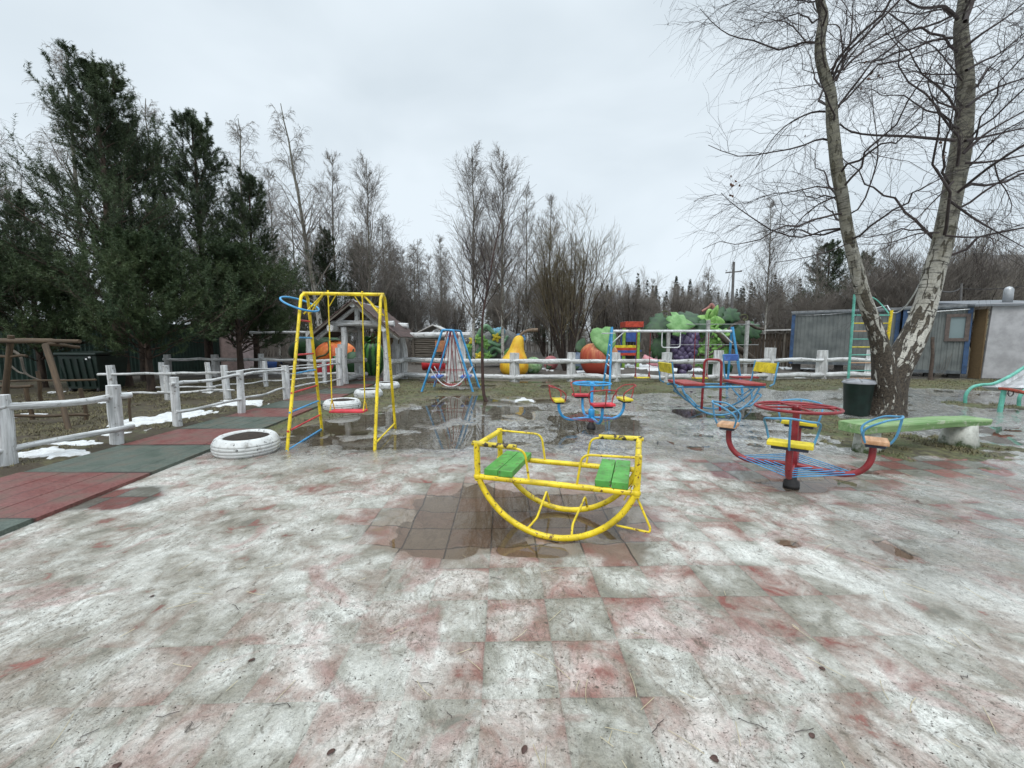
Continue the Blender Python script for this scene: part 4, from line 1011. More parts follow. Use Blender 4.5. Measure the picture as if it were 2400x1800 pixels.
def face(tilt, spin=0, yaw=0): return Matrix.Rotation(yaw, 3, 'Z') @ Matrix.Rotation(tilt, 3, 'X') @ Matrix.Rotation(spin, 3, 'Z')
def fruit_at(px, ytop, ybot, Y): return A(px, (ytop+ybot)/2, Y), A(px, ytop, Y).z, max(0.0, A(px, ybot, Y).z)

def pumpkin():
    Y = 19.8; c, zt, zb = fruit_at(788, 798, 868, Y); rx = 50/F*Y; c = V3(c.x, Y, 0)
    root = thing('pumpkin_sculpture', 'giant orange ribbed pumpkin with green leaf and curling tendril behind the portal', 'sculpture', c)
    h = zt+.02; f = lambda a, th: 1-.055*(1-abs(math.cos(5*a+.4)))**2*math.sin(th)
    MB().ball((c.x, Y, h*.48), (rx, rx*.9, h*.52), 60, 22, None, f).build('fruit', fruitmat('orange_pumpkin_paint', (.62, .115, .018), (.78, .26, .06)), root)
    MB().leaf((c.x+.05, Y-.25, h+.12), face(rad(15), .4), outline('heart', .8, 1.0), .03).build('leaf', M_LEAFD, root)
    MB().tube(catmull([V3(c.x+.05, Y-.9, h-.05), V3(c.x+.12, Y-1.02, h-.45), V3(c.x-.05, Y-1.05, h-.68), V3(c.x-.40, Y-1.02, h-.78), V3(c.x-.62, Y-.98, h-1.02), V3(c.x-.55, Y-1.0, h-1.25)], 6), .045, 8).build('tendril', M_TEND, root)
pumpkin()
def melon_mat():
    m, nt, b, out = new_mat('striped_watermelon_paint'); v = nd(nt, 'ShaderNodeTexCoord').outputs['Object']
    s = nd(nt, 'ShaderNodeSeparateXYZ', _0=v); a = mth(nt, 'ARCTAN2', s.outputs[1], s.outputs[0]); n = noise(nt, v, 6, 4, .6)
    w = mth(nt, 'SINE', mth(nt, 'ADD', mth(nt, 'MULTIPLY', a, 11.0), mth(nt, 'MULTIPLY', n, 5.0)))
    c = mixc(nt, ramp(nt, w, -.2, .6), (.012, .060, .018), (.075, .25, .055)); nt.links.new(c, b.inputs['Base Color']); b.inputs['Roughness'].default_value = .4; return m
M_MEL = melon_mat()
def watermelon():
    Y = 18.4; c = A(875, 850, Y); c = V3(c.x, Y, 0); zt = A(875, 796, Y).z; rx = 26/F*Y
    root = thing('watermelon_sculpture', 'giant upright striped watermelon with leafy tuft seen through the portal', 'sculpture', c)
    MB().ball((c.x, Y, zt*.47), (rx, rx, zt*.53), 36, 20).build('fruit', M_MEL, root)
    lf = MB()
    for k in range(6): lf.leaf((c.x+.16*math.cos(k), Y-.05+.16*math.sin(k), zt+.02), face(rad(28), 0, k*1.05), outline('oval', .55, .45), .02, .5)
    lf.tube([V3(c.x, Y, zt-.05), V3(c.x+.03, Y, zt+.28)], .035, 8)
    lf.build('leaf_tuft', fruitmat('tuft_green_paint', (.025, .12, .03), (.08, .27, .07)), root)
watermelon()
def slice_():
    Y = 18.2; a = A(757, 858, Y); root = thing('watermelon_slice_sculpture', 'giant cut watermelon slice with red flesh lying below the pumpkin', 'sculpture', (a.x, Y, 0))
    M = Matrix.Rotation(rad(-28), 3, 'Y'); n = 24
    for nm, r0, r1, mt, th in (('rind', .0, .62, M_MEL, .15), ('flesh', 0, .55, fruitmat('red_flesh_paint', (.50, .03, .045), (.66, .10, .10)), .165)):
        m = MB(); vs, fs = [], []
        for y in (-th, th):
            for i in range(n+1):
                q = PI+PI*i/n; vs.append(V3(a.x, Y, .62)+M @ V3(r1*math.cos(q), y, r1*math.sin(q)))
        for i in range(n): fs.append((i, i+1, n+2+i, n+1+i))
        fs += [tuple(range(n+1))[::-1], tuple(range(n+1, 2*n+2)), (0, n+1, 2*n+1, n)]
        m.add(vs, fs, vs, False).build(nm, mt, root)
slice_()
def zucchini():
    Y = 21.5; a = A(746, 812, Y); root = thing('marrow_sculpture', 'giant dark green marrow lying behind the orange pumpkin', 'sculpture', (a.x, Y, 0))
    MB().ball((a.x, Y, 1.15), (1.55, .75, .78), 28, 16, Matrix.Rotation(rad(-6), 3, 'Y')).build('fruit', fruitmat('marrow_paint', (.014, .045, .016), (.035, .10, .03)), root)
    for s in (-.7, .8): MB().box((a.x+s, Y, .22), (.35, .8, .5)).build('cradle', M_GREYW, root, bevel=.02)
zucchini()
def dark_melon():
    Y = 19.2; a = A(828, 856, Y); root = thing('small_melon_sculpture', 'dark green round melon half hidden behind the portal back post', 'sculpture', (a.x, Y, 0))
    MB().ball((a.x, Y, .52), (.44, .42, .56), 26, 14).build('fruit', fruitmat('dark_melon_paint', (.012, .050, .018), (.03, .10, .03)), root); MB().tube([V3(a.x, Y, 1.06), V3(a.x+.05, Y, 1.2)], .04, 8).build('stalk', M_TEND, root)
dark_melon()
def drum():
    Y = 19.3; a, b = A(991, 860, Y), A(1056, 860, Y); r = 13.5/F*Y; root = thing('red_drum', 'red drum lying on its side behind the small blue gondola swing', 'drum', ((a.x+b.x)/2, Y, 0))
    prof = [(0, 0), (r*.94, 0), (r, .05), (r, .42), (r*1.03, .45), (r, .48), (r, .88), (r*1.03, .91), (r, .94), (r, b.x-a.x-.05), (r*.94, b.x-a.x), (0, b.x-a.x)]
    MB().lathe(prof, 30, (a.x, Y, r+.18), Matrix.Rotation(PI/2, 3, 'Y')).build('drum_body', paint('red_drum_paint', (.50, .018, .025), .4, (.15, .06, .04), .2), root)
    for x in (a.x+.25, b.x-.25): MB().box((x, Y, .11), (.14, r*1.5, .24)).build('cradle', M_GREYW, root, bevel=.02)
drum()
def pear():
    Y = 18.9; zt = A(1216, 786, Y).z; c = A(1205, 860, Y); c = V3(c.x, Y, 0); k = 33.5/F*Y
    root = thing('pear_sculpture', 'giant yellow pear with long bent brown stalk behind the log fence', 'sculpture', c)
    prof = [(0, 0), (.55, .0), (.86, .10), (1.0, .32), (.985, .55), (.86, .80), (.66, 1.02), (.52, 1.22), (.44, 1.45), (.36, 1.68), (.24, 1.80), (.10, 1.85), (0, 1.855)]
    pr = [(r*k, z*zt/1.855) for r, z in prof]; vs = MB()
    vs.lathe([tuple(p[:2]) for p in catmull([(r, z, 0) for r, z in pr], 4)], 34, c)
    for i, v in enumerate(vs.v):
        s = max(0, v[2]/zt-.35); vs.v[i] = (v[0]+.36*s, v[1], v[2])
    vs.build('fruit', fruitmat('yellow_pear_paint', (.66, .28, .012), (.80, .52, .035), .3, .6, 1.4, .5), root)
    MB().tube(catmull([V3(c.x+.22, Y, zt-.06), V3(c.x+.42, Y, zt+.12), V3(c.x+.72, Y, zt+.23), V3(c.x+1.08, Y, zt+.24)], 6), [.055+.002*i for i in range(19)], 10).build('stalk', M_STEM, root)
    MB().leaf((c.x+.35, Y+.12, zt-.1), face(rad(70), .9), outline('oval', .5, .4), .02).build('leaf', paint('leaf_blue_paint', (.08, .22, .42), .5), root)
pear()
def apple():
    Y = 18.9; c = A(1404, 850, Y); c = V3(c.x, Y, 0); zt = A(1404, 805, Y).z; R = 44/F*Y
    root = thing('apple_sculpture', 'giant red and orange apple with pale green leaf behind the blue swing leg', 'sculpture', c)
    m, nt, b, out = new_mat('blushing_apple_paint'); v = tcoord(nt); pos = nd(nt, 'ShaderNodeTexCoord').outputs['Object']
    n = noise(nt, tcoord(nt, (6, 6, 1)), 1.3, 5, .6); n2 = noise(nt, v, 1.1, 3); s = nd(nt, 'ShaderNodeSeparateXYZ', _0=pos)
    k = mth(nt, 'ADD', mth(nt, 'MULTIPLY', s.outputs[2], .30), mth(nt, 'ADD', mth(nt, 'MULTIPLY', n, .7), mth(nt, 'MULTIPLY', s.outputs[0], .10)))
    col = mixc(nt, ramp(nt, k, .45, 1.0), (.40, .065, .040), (.80, .42, .17)); col = mixc(nt, ramp(nt, n2, .5, .7, 0, .7), col, (.46, .06, .03))
    nt.links.new(col, b.inputs['Base Color']); b.inputs['Roughness'].default_value = .5
    prof = catmull([(.0, .02, 0), (.40, .0, 0), (.68, .12, 0), (.90, .45, 0), (1.0, .95, 0), (.93, 1.38, 0), (.66, 1.66, 0), (.34, 1.72, 0), (.10, 1.60, 0), (0, 1.56, 0)], 4)
    MB().lathe([(max(0, p[0])*R, p[1]*zt/1.72) for p in prof], 36, c, None, lambda a, z: 1+.02*math.sin(3*a)).build('fruit', m, root)
    MB().leaf((c.x+.10, Y-.72, zt+.02), face(rad(68), .12, .05), outline('heart', 1.32, 1.15), .04, .14).build('leaf', M_LEAF, root)
    MB().leaf((c.x-.80, Y+.35, zt-.12), face(rad(60), -.6, .3), outline('oval', .9, .6), .03, .2).build('leaf', M_LEAFD, root)
    MB().tube([V3(c.x, Y, zt-.15), V3(c.x+.08, Y, zt+.35)], .05, 8).build('stalk', M_STEM, root)
apple()
def grapes():
    Y = 18.6; c = A(1604, 800, Y); root = thing('grape_sculpture', 'giant bunch of purple grapes under broad leaves on a dark vine', 'sculpture', (c.x, Y, 0))
    M_GR = fruitmat('purple_grape_paint', (.065, .042, .105), (.17, .14, .24), .35, .7, 3, .35)
    rg = np.random.default_rng(5); n = 0
    zt, zb = A(1604, 783, Y).z, .17
    rows = 11
    for i in range(rows):
        t = i/(rows-1); z = zt+(zb-zt)*t; hw = (.62*(1-t)**.55*(1 if t > .12 else .85)+.06)
        cnt = max(1, int(round(hw/.17)))+1
        for layer in (0, 1):
            for j in range(cnt):
                x = (j-(cnt-1)/2)*(2*hw/max(1, cnt-.2))*.9+(.08 if i % 2 else -.08)+rg.uniform(-.04, .04)
                y = Y-.28*math.sqrt(max(.05, 1-(x/max(.2, hw+.1))**2))*(1-.4*t) if layer == 0 else Y+.18
                r = rg.uniform(.145, .175)*(1-.18*t)
                MB().ball((c.x+x+.12*(t-.3)*0, y, z+rg.uniform(-.05, .05)), (r, r, r*1.18), 14, 10).build('grape', M_GR, root); n += 1
    for px, py, dy, tl, sp, yw, L, Wd, mt in ((1596, 758, -.55, 62, 1.45, .1, 1.1, 1.1, M_LEAF), (1545, 760, .05, 55, -1.2, -.2, 1.25, 1.2, M_LEAFD), (1618, 745, .2, 35, .2, 0, 1.1, 1.2, M_LEAFD), (1547, 808, .0, 80, 2.9, -.3, 1.15, .75, M_LEAFD), (1648, 765, -.1, 60, 2.6, .2, .8, .9, M_LEAFD)):
        MB().leaf(A(px, py, Y+dy), face(rad(tl), sp, yw), outline('vine', L, Wd), .045, .22).build('leaf', mt, root)
    P = [A(1532, 762, Y+.1), A(1570, 768, Y+.15), A(1610, 752, Y+.1), A(1650, 768, Y), A(1680, 782, Y), A(1706, 803, Y), A(1735, 820, Y-.1), A(1760, 840, Y-.1), A(1785, 868, Y-.1), A(1792, 880, Y-.1)]
    MB().tube(catmull(P, 6), [.07+.0018*i for i in range(55)], 9, rough=.12).build('vine', M_VINE, root)
    MB().tube(catmull([A(1640, 830, Y-.2), A(1662, 832, Y-.2), A(1690, 815, Y), A(1706, 803, Y)], 6), .05, 8).build('vine', M_VINE, root)
    MB().tube(catmull([A(1706, 775, Y), A(1722, 760, Y), A(1750, 758, Y), A(1772, 768, Y), A(1790, 772, Y)], 6), .065, 8, rough=.1).build('vine', M_VINE, root)
    for px, py in ((1560, 742), (1745, 750)):
        p = A(px, py, Y); MB().tube([p+V3(.20*s*math.cos(s*9), 0, .16*s*math.sin(s*9)+.12*s) for s in np.linspace(0, 1, 26)], .018, 6).build('tendril', M_TEND, root)
grapes()
def hops():
    Y = 18.9; c = A(1672, 800, Y); root = thing('hop_flower_sculpture', 'giant bright lime green flower spray with dark leaves right of the grapes', 'sculpture', (c.x, Y, 0))
    rg = np.random.default_rng(9)
    spots = [(1668, 752, 1.7), (1676, 775, .8), (1690, 786, .9), (1658, 780, .8), (1672, 800, .8), (1650, 810, .8), (1700, 815, .8), (1683, 822, .8), (1644, 826, .8), (1664, 838, .8), (1692, 832, .75), (1640, 850, .75), (1700, 785, .7), (1636, 790, .6)]
    for px, py, s in spots:
        s *= 1.0; p = A(px, py, Y+rg.uniform(-.45, .0)); m = MB()
        for k in range(5):
            q = k*1.26+rg.uniform(-.3, .3); m.leaf(p+V3(.12*math.cos(q), -.05, .12*math.sin(q))*s, face(rad(90+rg.uniform(-35, 25)), q-PI/2, rg.uniform(-.5, .5)), outline('oval', .52*s, .34*s), .03, .5)
        m.ball(p+V3(0, -.08, 0), .07*s, 10, 7); m.build('petals', M_LIME, root)
    MB().tube(catmull([A(1655, 770, Y-.1), A(1656, 745, Y-.1), A(1662, 728, Y-.1), A(1672, 738, Y-.1), A(1680, 760, Y-.1)], 6), .085, 8).build('stalk', M_LIME, root)
    for px, py, tl, sp, yw, L, Wd in ((1697, 752, 70, -1.0, .1, 1.5, 1.1), (1712, 740, 60, -1.1, .2, 1.1, .7), (1735, 782, 75, -2.0, .2, 1.2, 1.0), (1690, 848, 80, 3.0, 0, 1.2, 1.1), (1670, 865, 80, 2.4, 0, .9, .8), (1760, 775, 70, -1.3, 0, .9, .8)):
        MB().leaf(A(px, py, Y+.25), face(rad(tl), sp, yw), outline('vine', L, Wd), .045, .2).build('leaf', M_LEAFD, root)
    MB().tube(catmull([A(1645, 730, Y), A(1662, 720, Y), A(1668, 714, Y), A(1672, 722, Y)], 5), [.05+.003*i for i in range(16)], 8).build('bud', flat('faded_red_bud_paint', (.30, .13, .11), .7), root)
hops()
def trellis():
    Y = 18.1; root = thing('vine_trellis', 'three pale grey posts with stretched wires holding the grape vine', 'trellis', (A(1655, 880, Y).x, Y, 0))
    xs = [A(p, 860, Y).x for p in (1564, 1655, 1746)]
    for x, pt in zip(xs, (770, 750, 752)): MB().box((x, Y, A(1655, pt, Y).z/2), (.13, .13, A(1655, pt, Y).z)).build('post', flat('pale_grey_concrete', (.36, .36, .35), .85), root, bevel=.01)
    for py in (760, 808, 852): z = A(1655, py, Y).z; MB().tube([V3(xs[0], Y-.08, z), V3(xs[-1]+.5, Y-.08, z)], .012, 6).build('wire', flat('zinc_wire', (.35, .36, .36), .5), root)
trellis()
for px, py, Y, r, label, mt in ((1250, 848, 19.8, .42, 'pale green striped melon ball with leaf right of the yellow pear', fruitmat('pale_melon_paint', (.16, .32, .13), (.36, .52, .30), .4, .6, 6)),
                                (1291, 846, 22.5, .40, 'pink ball sculpture on the mud between pear and apple', fruitmat('pink_ball_paint', (.42, .11, .12), (.56, .22, .22))),
                                (1352, 840, 21.5, .52, 'grey blue ball sculpture just left of the giant apple', fruitmat('grey_blue_ball_paint', (.08, .12, .19), (.18, .23, .30)))):
    p = A(px, py, Y); root = thing('ball_sculpture', label, 'sculpture', (p.x, Y, 0)); rr = r
    MB().ball((p.x, Y, rr*.92), rr, 24, 14).build('ball', mt, root)
    MB().leaf((p.x-.1, Y-rr*.8, rr*.7), face(rad(60), 2.6), outline('oval', rr*1.3, rr), .02, .3).build('leaf', M_LEAFD, root)
    MB().tube([V3(p.x, Y, rr*1.85), V3(p.x+.04, Y, rr*2.05)], .03, 6).build('stalk', M_STEM, root)

# ------------------------------------------------------------------ farther playground pieces and buildings
def tower():
    Y = 24; c = A(1490, 840, Y); root = thing('play_tower', 'painted wooden play tower with red roof board and striped yellow red blue panel', 'play tower', (c.x, Y, 0))
    B_, R_, G_, Yl = paint('tower_blue_paint', (.04, .10, .36), .5), paint('tower_red_paint', (.52, .055, .025), .5), paint('tower_green_paint', (.22, .38, .05), .5), M_YB
    x0, x1 = A(1466, 800, Y).x, A(1504, 800, Y).x; zt = A(1480, 770, Y).z
    for x, m, y in ((x0-.1, G_, Y), (x1-.2, G_, Y), (x0+.1, B_, Y+1.1), (x1+.05, B_, Y+1.1)): MB().box((x, y, zt/2), (.16, .16, zt)).build('post', m, root, bevel=.01)
    z = A(1480, 765, Y).z; MB().box(((x0+x1)/2, Y+.5, z+.12), (x1-x0+.1, 1.2, .32)).build('roof_board', R_, root, bevel=.01)
    z = A(1480, 785, Y).z; MB().box(((x0+x1)/2, Y+.1, z-.12), (x1-x0-.1, .06, .55)).build('upper_panel', B_, root, bevel=.01)
    xa, xb = A(1440, 800, Y).x, A(1490, 800, Y).x
    for py, m in ((812, Yl), (818, R_), (824, B_), (830, R_)): MB().box(((xa+xb)/2, Y-.1, A(1480, py, Y).z), (xb-xa, .05, .15)).build('striped_board', m, root, bevel=.005)
    MB().box(((x0+x1)/2, Y+.5, 1.0), (x1-x0, 1.1, .08)).build('floor', B_, root)
    MB().tube([V3(x1+.1, Y, .6), V3(x1+.6, Y-.2, .35), V3(x1+1.3, Y-.3, .25)], .22, 10).build('pink_slide', paint('pink_slide_paint', (.60, .25, .28), .5), root)
tower()
def hut():
    Y = 27; root = thing('log_hut', 'dark brown log hut with white roof sheet behind the small blue swing', 'hut', (A(1000, 850, Y).x, Y, 0))
    x0, x1 = A(970, 820, Y).x, A(1050, 820, Y).x; zt = A(1000, 790, Y).z; m = MB(); n = 13
    for i in range(n): m.log((x0-.15, Y, .05+zt*(i+.5)/n), (x1+.15, Y, .05+zt*(i+.5)/n), zt/n*.56, None, 8, 9, .02, .08, RF)
    for i in range(n):
        for x in (x0, x1): m.log((x, Y-.15, .02+zt*(i+.5)/n), (x, Y+2.4, .02+zt*(i+.5)/n), zt/n*.54, None, 8, 5, .01, .05, RF)
    m.build('wall', M_GREYW, root)
    xr0, xr1, zr = A(1005, 766, Y).x, A(1056, 778, Y).x, A(1020, 762, Y).z
    for s in (-1, 1): MB().beam(V3((x0+x1)/2+.2, Y+1.1, zr), V3((x0+x1)/2+.2+s*1.7, Y+1.1, zt-.05), 2.9, .06, (0, 0, 1)).build('roof', flat('pale_roof_sheet', (.55, .54, .52), .6), root)
    x = A(1057, 760, Y).x; MB().tube([V3(x, Y+1, zt), V3(x, Y+1, A(1057, 758, Y).z)], .13, 10).build('chimney', M_BLACK, root)
    Yp = Y-.6; xa, xb = A(1020, 820, Yp).x, A(1070, 820, Yp).x; z0, z1 = A(1040, 838, Yp).z, A(1040, 800, Yp).z
    p2 = thing('cutout_board', 'orange painted cut-out board standing in front of the log hut', 'board', ((xa+xb)/2, Yp, 0))
    b = MB(); b.box(((xa+xb)/2, Yp, (z0+z1)/2+.2), (xb-xa, .05, (z1-z0)*.7)); b.build('panel', paint('faded_orange_paint', (.48, .21, .10), .6, (.2, .1, .05), .5), p2, bevel=.02)
    for x in (xa+.15, xb-.15): MB().box((x, Yp+.04, z0/2+.2), (.08, .06, z0+.6)).build('leg', M_GREYW, p2)
hut()
def monster():
    Y = 25; root = thing('green_creature_sculpture', 'pale green winding creature sculpture with yellow flowers among the birch trunks', 'sculpture', (A(1160, 850, Y).x, Y, 0))
    rg = np.random.default_rng(12); m1 = fruitmat('creature_green_paint', (.10, .24, .12), (.26, .44, .26), .35, .65, 3); mb_ = flat('grey_creature_belly', (.20, .20, .19), .8)
    MB().ball(A(1172, 812, Y)+V3(0, .3, 0), (1.3, .8, 1.05), 26, 14, None, lambda a, th: 1+.1*math.sin(4*a)*math.sin(th)).build('body', mb_, root)
    for i, (a, b) in enumerate((((1098, 830), (1130, 775)), ((1115, 835), (1190, 788)), ((1120, 790), (1175, 775)), ((1095, 822), (1165, 828)), ((1140, 835), (1195, 815)), ((1100, 845), (1110, 795)))):
        p, q = A(*a, Y-.6), A(*b, Y-.4)
        MB().tube(catmull([p, p.lerp(q, .35)+V3(0, -.1, .30+.1*i % .4), p.lerp(q, .7)+V3(.1, -.2, -.18), q], 6), [.16-.004*k for k in range(19)], 9, rough=.12).build('coil', m1, root)
    for k in range(9):
        p = A(rg.uniform(1098, 1195), rg.uniform(785, 838), Y-1.0); f = MB()
        for j in range(5): f.leaf(p+V3(.1*math.cos(j*1.26), 0, .1*math.sin(j*1.26)), face(rad(85), j*1.26-PI/2), outline('oval', .34, .24), .02, .4)
        f.ball(p+V3(0, -.04, 0), .07, 8, 6); f.build('flower', M_LIME if k % 3 else M_YB, root)
    for k in range(3):
        p = A(1158+k*9, 781-k*2, Y-.3); MB().ball(p, (.20, .16, .26), 14, 9, None, lambda a, th: 1+.2*math.sin(5*a)).build('blue_crest', flat('pale_blue_crest_paint', (.22, .47, .60), .6), root)
monster()

def container(label, px0, px1, Y0, Y1, z0, z1, depth, ribmat, edge, window=None):
    """a cabin whose front runs from (px0,Y0) to (px1,Y1)"""
    a, b = A(px0, 800, Y0), A(px1, 800, Y1); a.z = b.z = 0; d = (b-a); L = d.length; d.normalize(); n = V3(-d.y, d.x, 0)
    if n.y < 0: n = -n
    root = thing('site_cabin', label, 'cabin', (a+b)/2)
    def w(s, q, z): return a+d*s+n*q+V3(0, 0, z)
    R = Matrix((d, n, V3(0, 0, 1))).transposed(); m = MB(); N = int(L/.16); vs = []
    prof = []
    for i in range(N):
        s = L*i/N; q = L/N; prof += [(s, .02), (s+q*.35, .02), (s+q*.5, 0), (s+q*.85, 0)]
    prof.append((L, .02)); K = len(prof)
    for z in (z0+.1, z1-.08):
        for s, q in prof: vs.append(w(s, q, z))
    m.add(vs, [(i, i+1, K+i+1, K+i) for i in range(K-1)], [(v.x, v.z*.0+v.y, v.z) for v in vs], False)
    for s in (0.02, L-.02):
        m.add([w(s, .02, z0+.1), w(s, depth, z0+.1), w(s, depth, z1-.08), w(s, .02, z1-.08)], [(0, 1, 2, 3)], [(0, 0, 0)]*4, False)
    m.add([w(0, depth, z0+.1), w(L, depth, z0+.1), w(L, depth, z1-.08), w(0, depth, z1-.08)], [(0, 1, 2, 3)], [(0, 0, 0)]*4, False)
    m.build('wall', ribmat, root)
    for s in (.0, L): MB().box(w(s+(.06 if s == 0 else -.06), .03, (z0+z1)/2), (.15, .14, z1-z0), R).build('corner_post', edge, root, bevel=.01)
    MB().box(w(L/2, .0, z0+.06), (L-.31, .10, .13), R, 0).build('base_rail', flat('cabin_roof_edge', (.10, .115, .125), .7, .4, 5), root)
    rf = MB().box(w(L/2, depth/2-.03, z1+.03), (L+.10, depth+.14, .10), R, 0)
    rf.build('roof', flat('cabin_roof_felt', (.20, .21, .22), .8), root)
    MB().box(w(L/2, -.085, z1-.02), (L+.04, .02, .12), R, 0).build('roof_edge', flat('cabin_roof_edge', (.10, .115, .125), .7, .4, 5), root)
    for s in (.3, L/2, L-.3): MB().box(w(s, .4, z0/2+.02), (.35, .35, z0+.06), R).build('foundation_block', flat('dark_concrete', (.09, .085, .08), .9), root)
    if window:
        s0, s1, za, zb = window; fr = MB()
        for s in (s0, s1): fr.box(w(s, -.03, (za+zb)/2), (.13, .08, zb-za+.13), R)
        for z in (za, zb): fr.box(w((s0+s1)/2, -.028, z), (s1-s0-.131, .075, .13), R, 0)
        wf = fr.build('window', flat('brown_window_frame', (.11, .085, .075), .7), root)
        m2, nt, bs, out = new_mat('curtained_pane'); bs.inputs['Base Color'].default_value = (.20, .26, .27, 1); bs.inputs['Roughness'].default_value = .08
        MB().box(w((s0+s1)/2, .005, (za+zb)/2), (s1-s0-.1, .02, zb-za-.1), R).build('pane', m2, wf)
    return root, w, R, L
M_RIB = flat('zinc_cabin_sheet', (.135, .150, .148), .5, .16, 2.2, .05, (.185, .20, .192), .15)
M_CBL = paint('cabin_blue_edge', (.028, .075, .17), .5, (.12, .06, .04), .3)
container('long grey ribbed site cabin with blue corner posts behind the left birch trunk', 1853, 2104, 21.0, 18.6, .42, 2.98, 2.4, M_RIB, M_CBL)
rt, w_, R_, L_ = container('grey ribbed site cabin with a brown framed window seen between the birch trunks', 2112, 2272, 18.3, 17.0, .20, 3.0, 2.4, M_RIB, M_CBL, (1.38, 1.95, 1.62, 2.62))
cb = MB(); q0 = w_(.1, -.10, 2.82); q1 = w_(L_-.1, -.10, 2.86); cb.tube([q0, q0.lerp(q1, .5)+V3(0, -.02, -.03), q1], .022, 6); cb.build('cable', M_WHITE, rt)
def grey_panel():
    Y = 16.6; a, b = A(2302, 880, Y), A(2460, 880, Y-.6); a.z = b.z = .03; root = thing('panel_shed', 'pale grey rendered panel shed with chipboard edge and tin chimney at the right', 'shed', (a+b)/2)
    d = (b-a).normalized(); n = V3(-d.y, d.x, 0); R = Matrix((d, n, V3(0, 0, 1))).transposed(); z1 = A(2310, 711, Y).z; L = (b-a).length
    c = (a+b)/2; m = MB().box(c+n*.05+V3(0, 0, z1/2), (L, .10, z1-.06), R)
    m.v = [(x+(.10*(z-.1)/z1 if x < c.x else 0), y, z) for x, y, z in m.v]
    m.build('wall_panel', flat('grey_render', (.37, .365, .375), .9, .16, 3, .5), root, bevel=.008)
    e = A(2270, 872, Y+.5); e.z = 0; f = V3(a.x-.02, a.y+.05, 0); MB().box((e+f)/2+V3(0, 0, z1*.47), ((f-e).length, .05, z1*.92), Matrix.Rotation(math.atan2((f-e).y, (f-e).x), 3, 'Z')).build('chipboard_panel', flat('chipboard', (.135, .088, .042), .85, .3, 40, .2), root)
    MB().box(c+n*1.6+V3(-.1, 0, z1+.10), (L+.9, 3.4, .08), R @ Matrix.Rotation(rad(7), 3, 'X'), 0).build('roof', flat('tin_roof_sheet', (.19, .20, .215), .5, .15, 6, .1, None, .4), root)
    p = A(2362, 700, Y+.7); MB().lathe([(0, 0), (.15, 0), (.15, .62), (.10, .72), (0, .76)], 16, (p.x, p.y, z1)).build('chimney', flat('tin_flue', (.40, .41, .42), .4, .1, 6, .1, None, .6), root)
grey_panel()
def sheds():
    Y = 21.5; x0, x1 = A(505, 840, Y).x, A(560, 840, Y).x; root = thing('garden_shed', 'small shed with dusty pink wall and flat roof between the pines', 'shed', ((x0+x1)/2, Y, 0))
    zt = A(520, 752, Y).z; z1 = A(540, 790, Y).z
    m = MB(); vs = [V3(x0, Y, 0), V3(x1+.3, Y, 0), V3(x1-.2, Y, z1*.75), V3(x0+.6, Y, z1*1.15), V3(x0, Y, z1*1.1)]; vs += [v+V3(0, 1.6, 0) for v in vs]
    m.add(vs, [(0, 1, 2, 3, 4), (9, 8, 7, 6, 5), (0, 5, 6, 1), (1, 6, 7, 2), (2, 7, 8, 3), (3, 8, 9, 4), (4, 9, 5, 0)], vs, False).build('wall', flat('dusty_pink_board', (.28, .215, .205), .85, .2, 4), root)
    for x in (x0-.9, x0+.15): MB().box((x, Y-.2, zt/2), (.12, .12, zt)).build('post', M_GREYW, root)
    MB().box((x0-.3, Y+.5, zt+.05), (2.0, 2.0, .07), Matrix.Rotation(rad(-4), 3, 'Y')).build('roof', flat('grey_roof_board', (.22, .20, .20), .8), root)
    Y = 21
    g = thing('log_pile', 'pile of dark felled logs in front of the birch wood', 'log pile', (A(630, 850, Y).x, Y, 0)); rg = np.random.default_rng(4)
    for pa, pb, z in ((590, 640, .14), (600, 655, .38), (615, 690, .14), (655, 690, .34), (655, 692, .55), (575, 620, .14), (620, 652, .58)):
        MB().log((A(pa, 840, Y).x, Y+rg.uniform(-.2, .5), z), (A(pb, 840, Y).x, Y+rg.uniform(-.2, .5), z+.05), .13, .12, 9, 7, .03, .05, RF).build('log', M_GREYW, g)
    p, q = A(605, 832, Y), A(656, 824, Y); m = MB(); n = 12; vs, tc = [], []
    for i in range(n):
        for j in range(6):
            vs.append(V3(p.x+(q.x-p.x)*i/(n-1), Y-.45+j*.14, .30+.30*math.sin(PI*j/5)+.10*rg.uniform(0, 1)-(.25 if j == 0 else 0))); tc.append((i, j, 0))
    m.add(vs, [(i*6+j, i*6+6+j, i*6+7+j, i*6+j+1) for i in range(n-1) for j in range(5)], tc, True)
    t = thing('tarpaulin', 'crumpled blue tarpaulin over the log pile', 'tarpaulin', (p.x, Y, 0)); o = m.build('sheet', flat('blue_tarpaulin', (.035, .10, .32), .4), t)
    sd = o.modifiers.new('thickness', 'SOLIDIFY'); sd.thickness = .012
sheds()
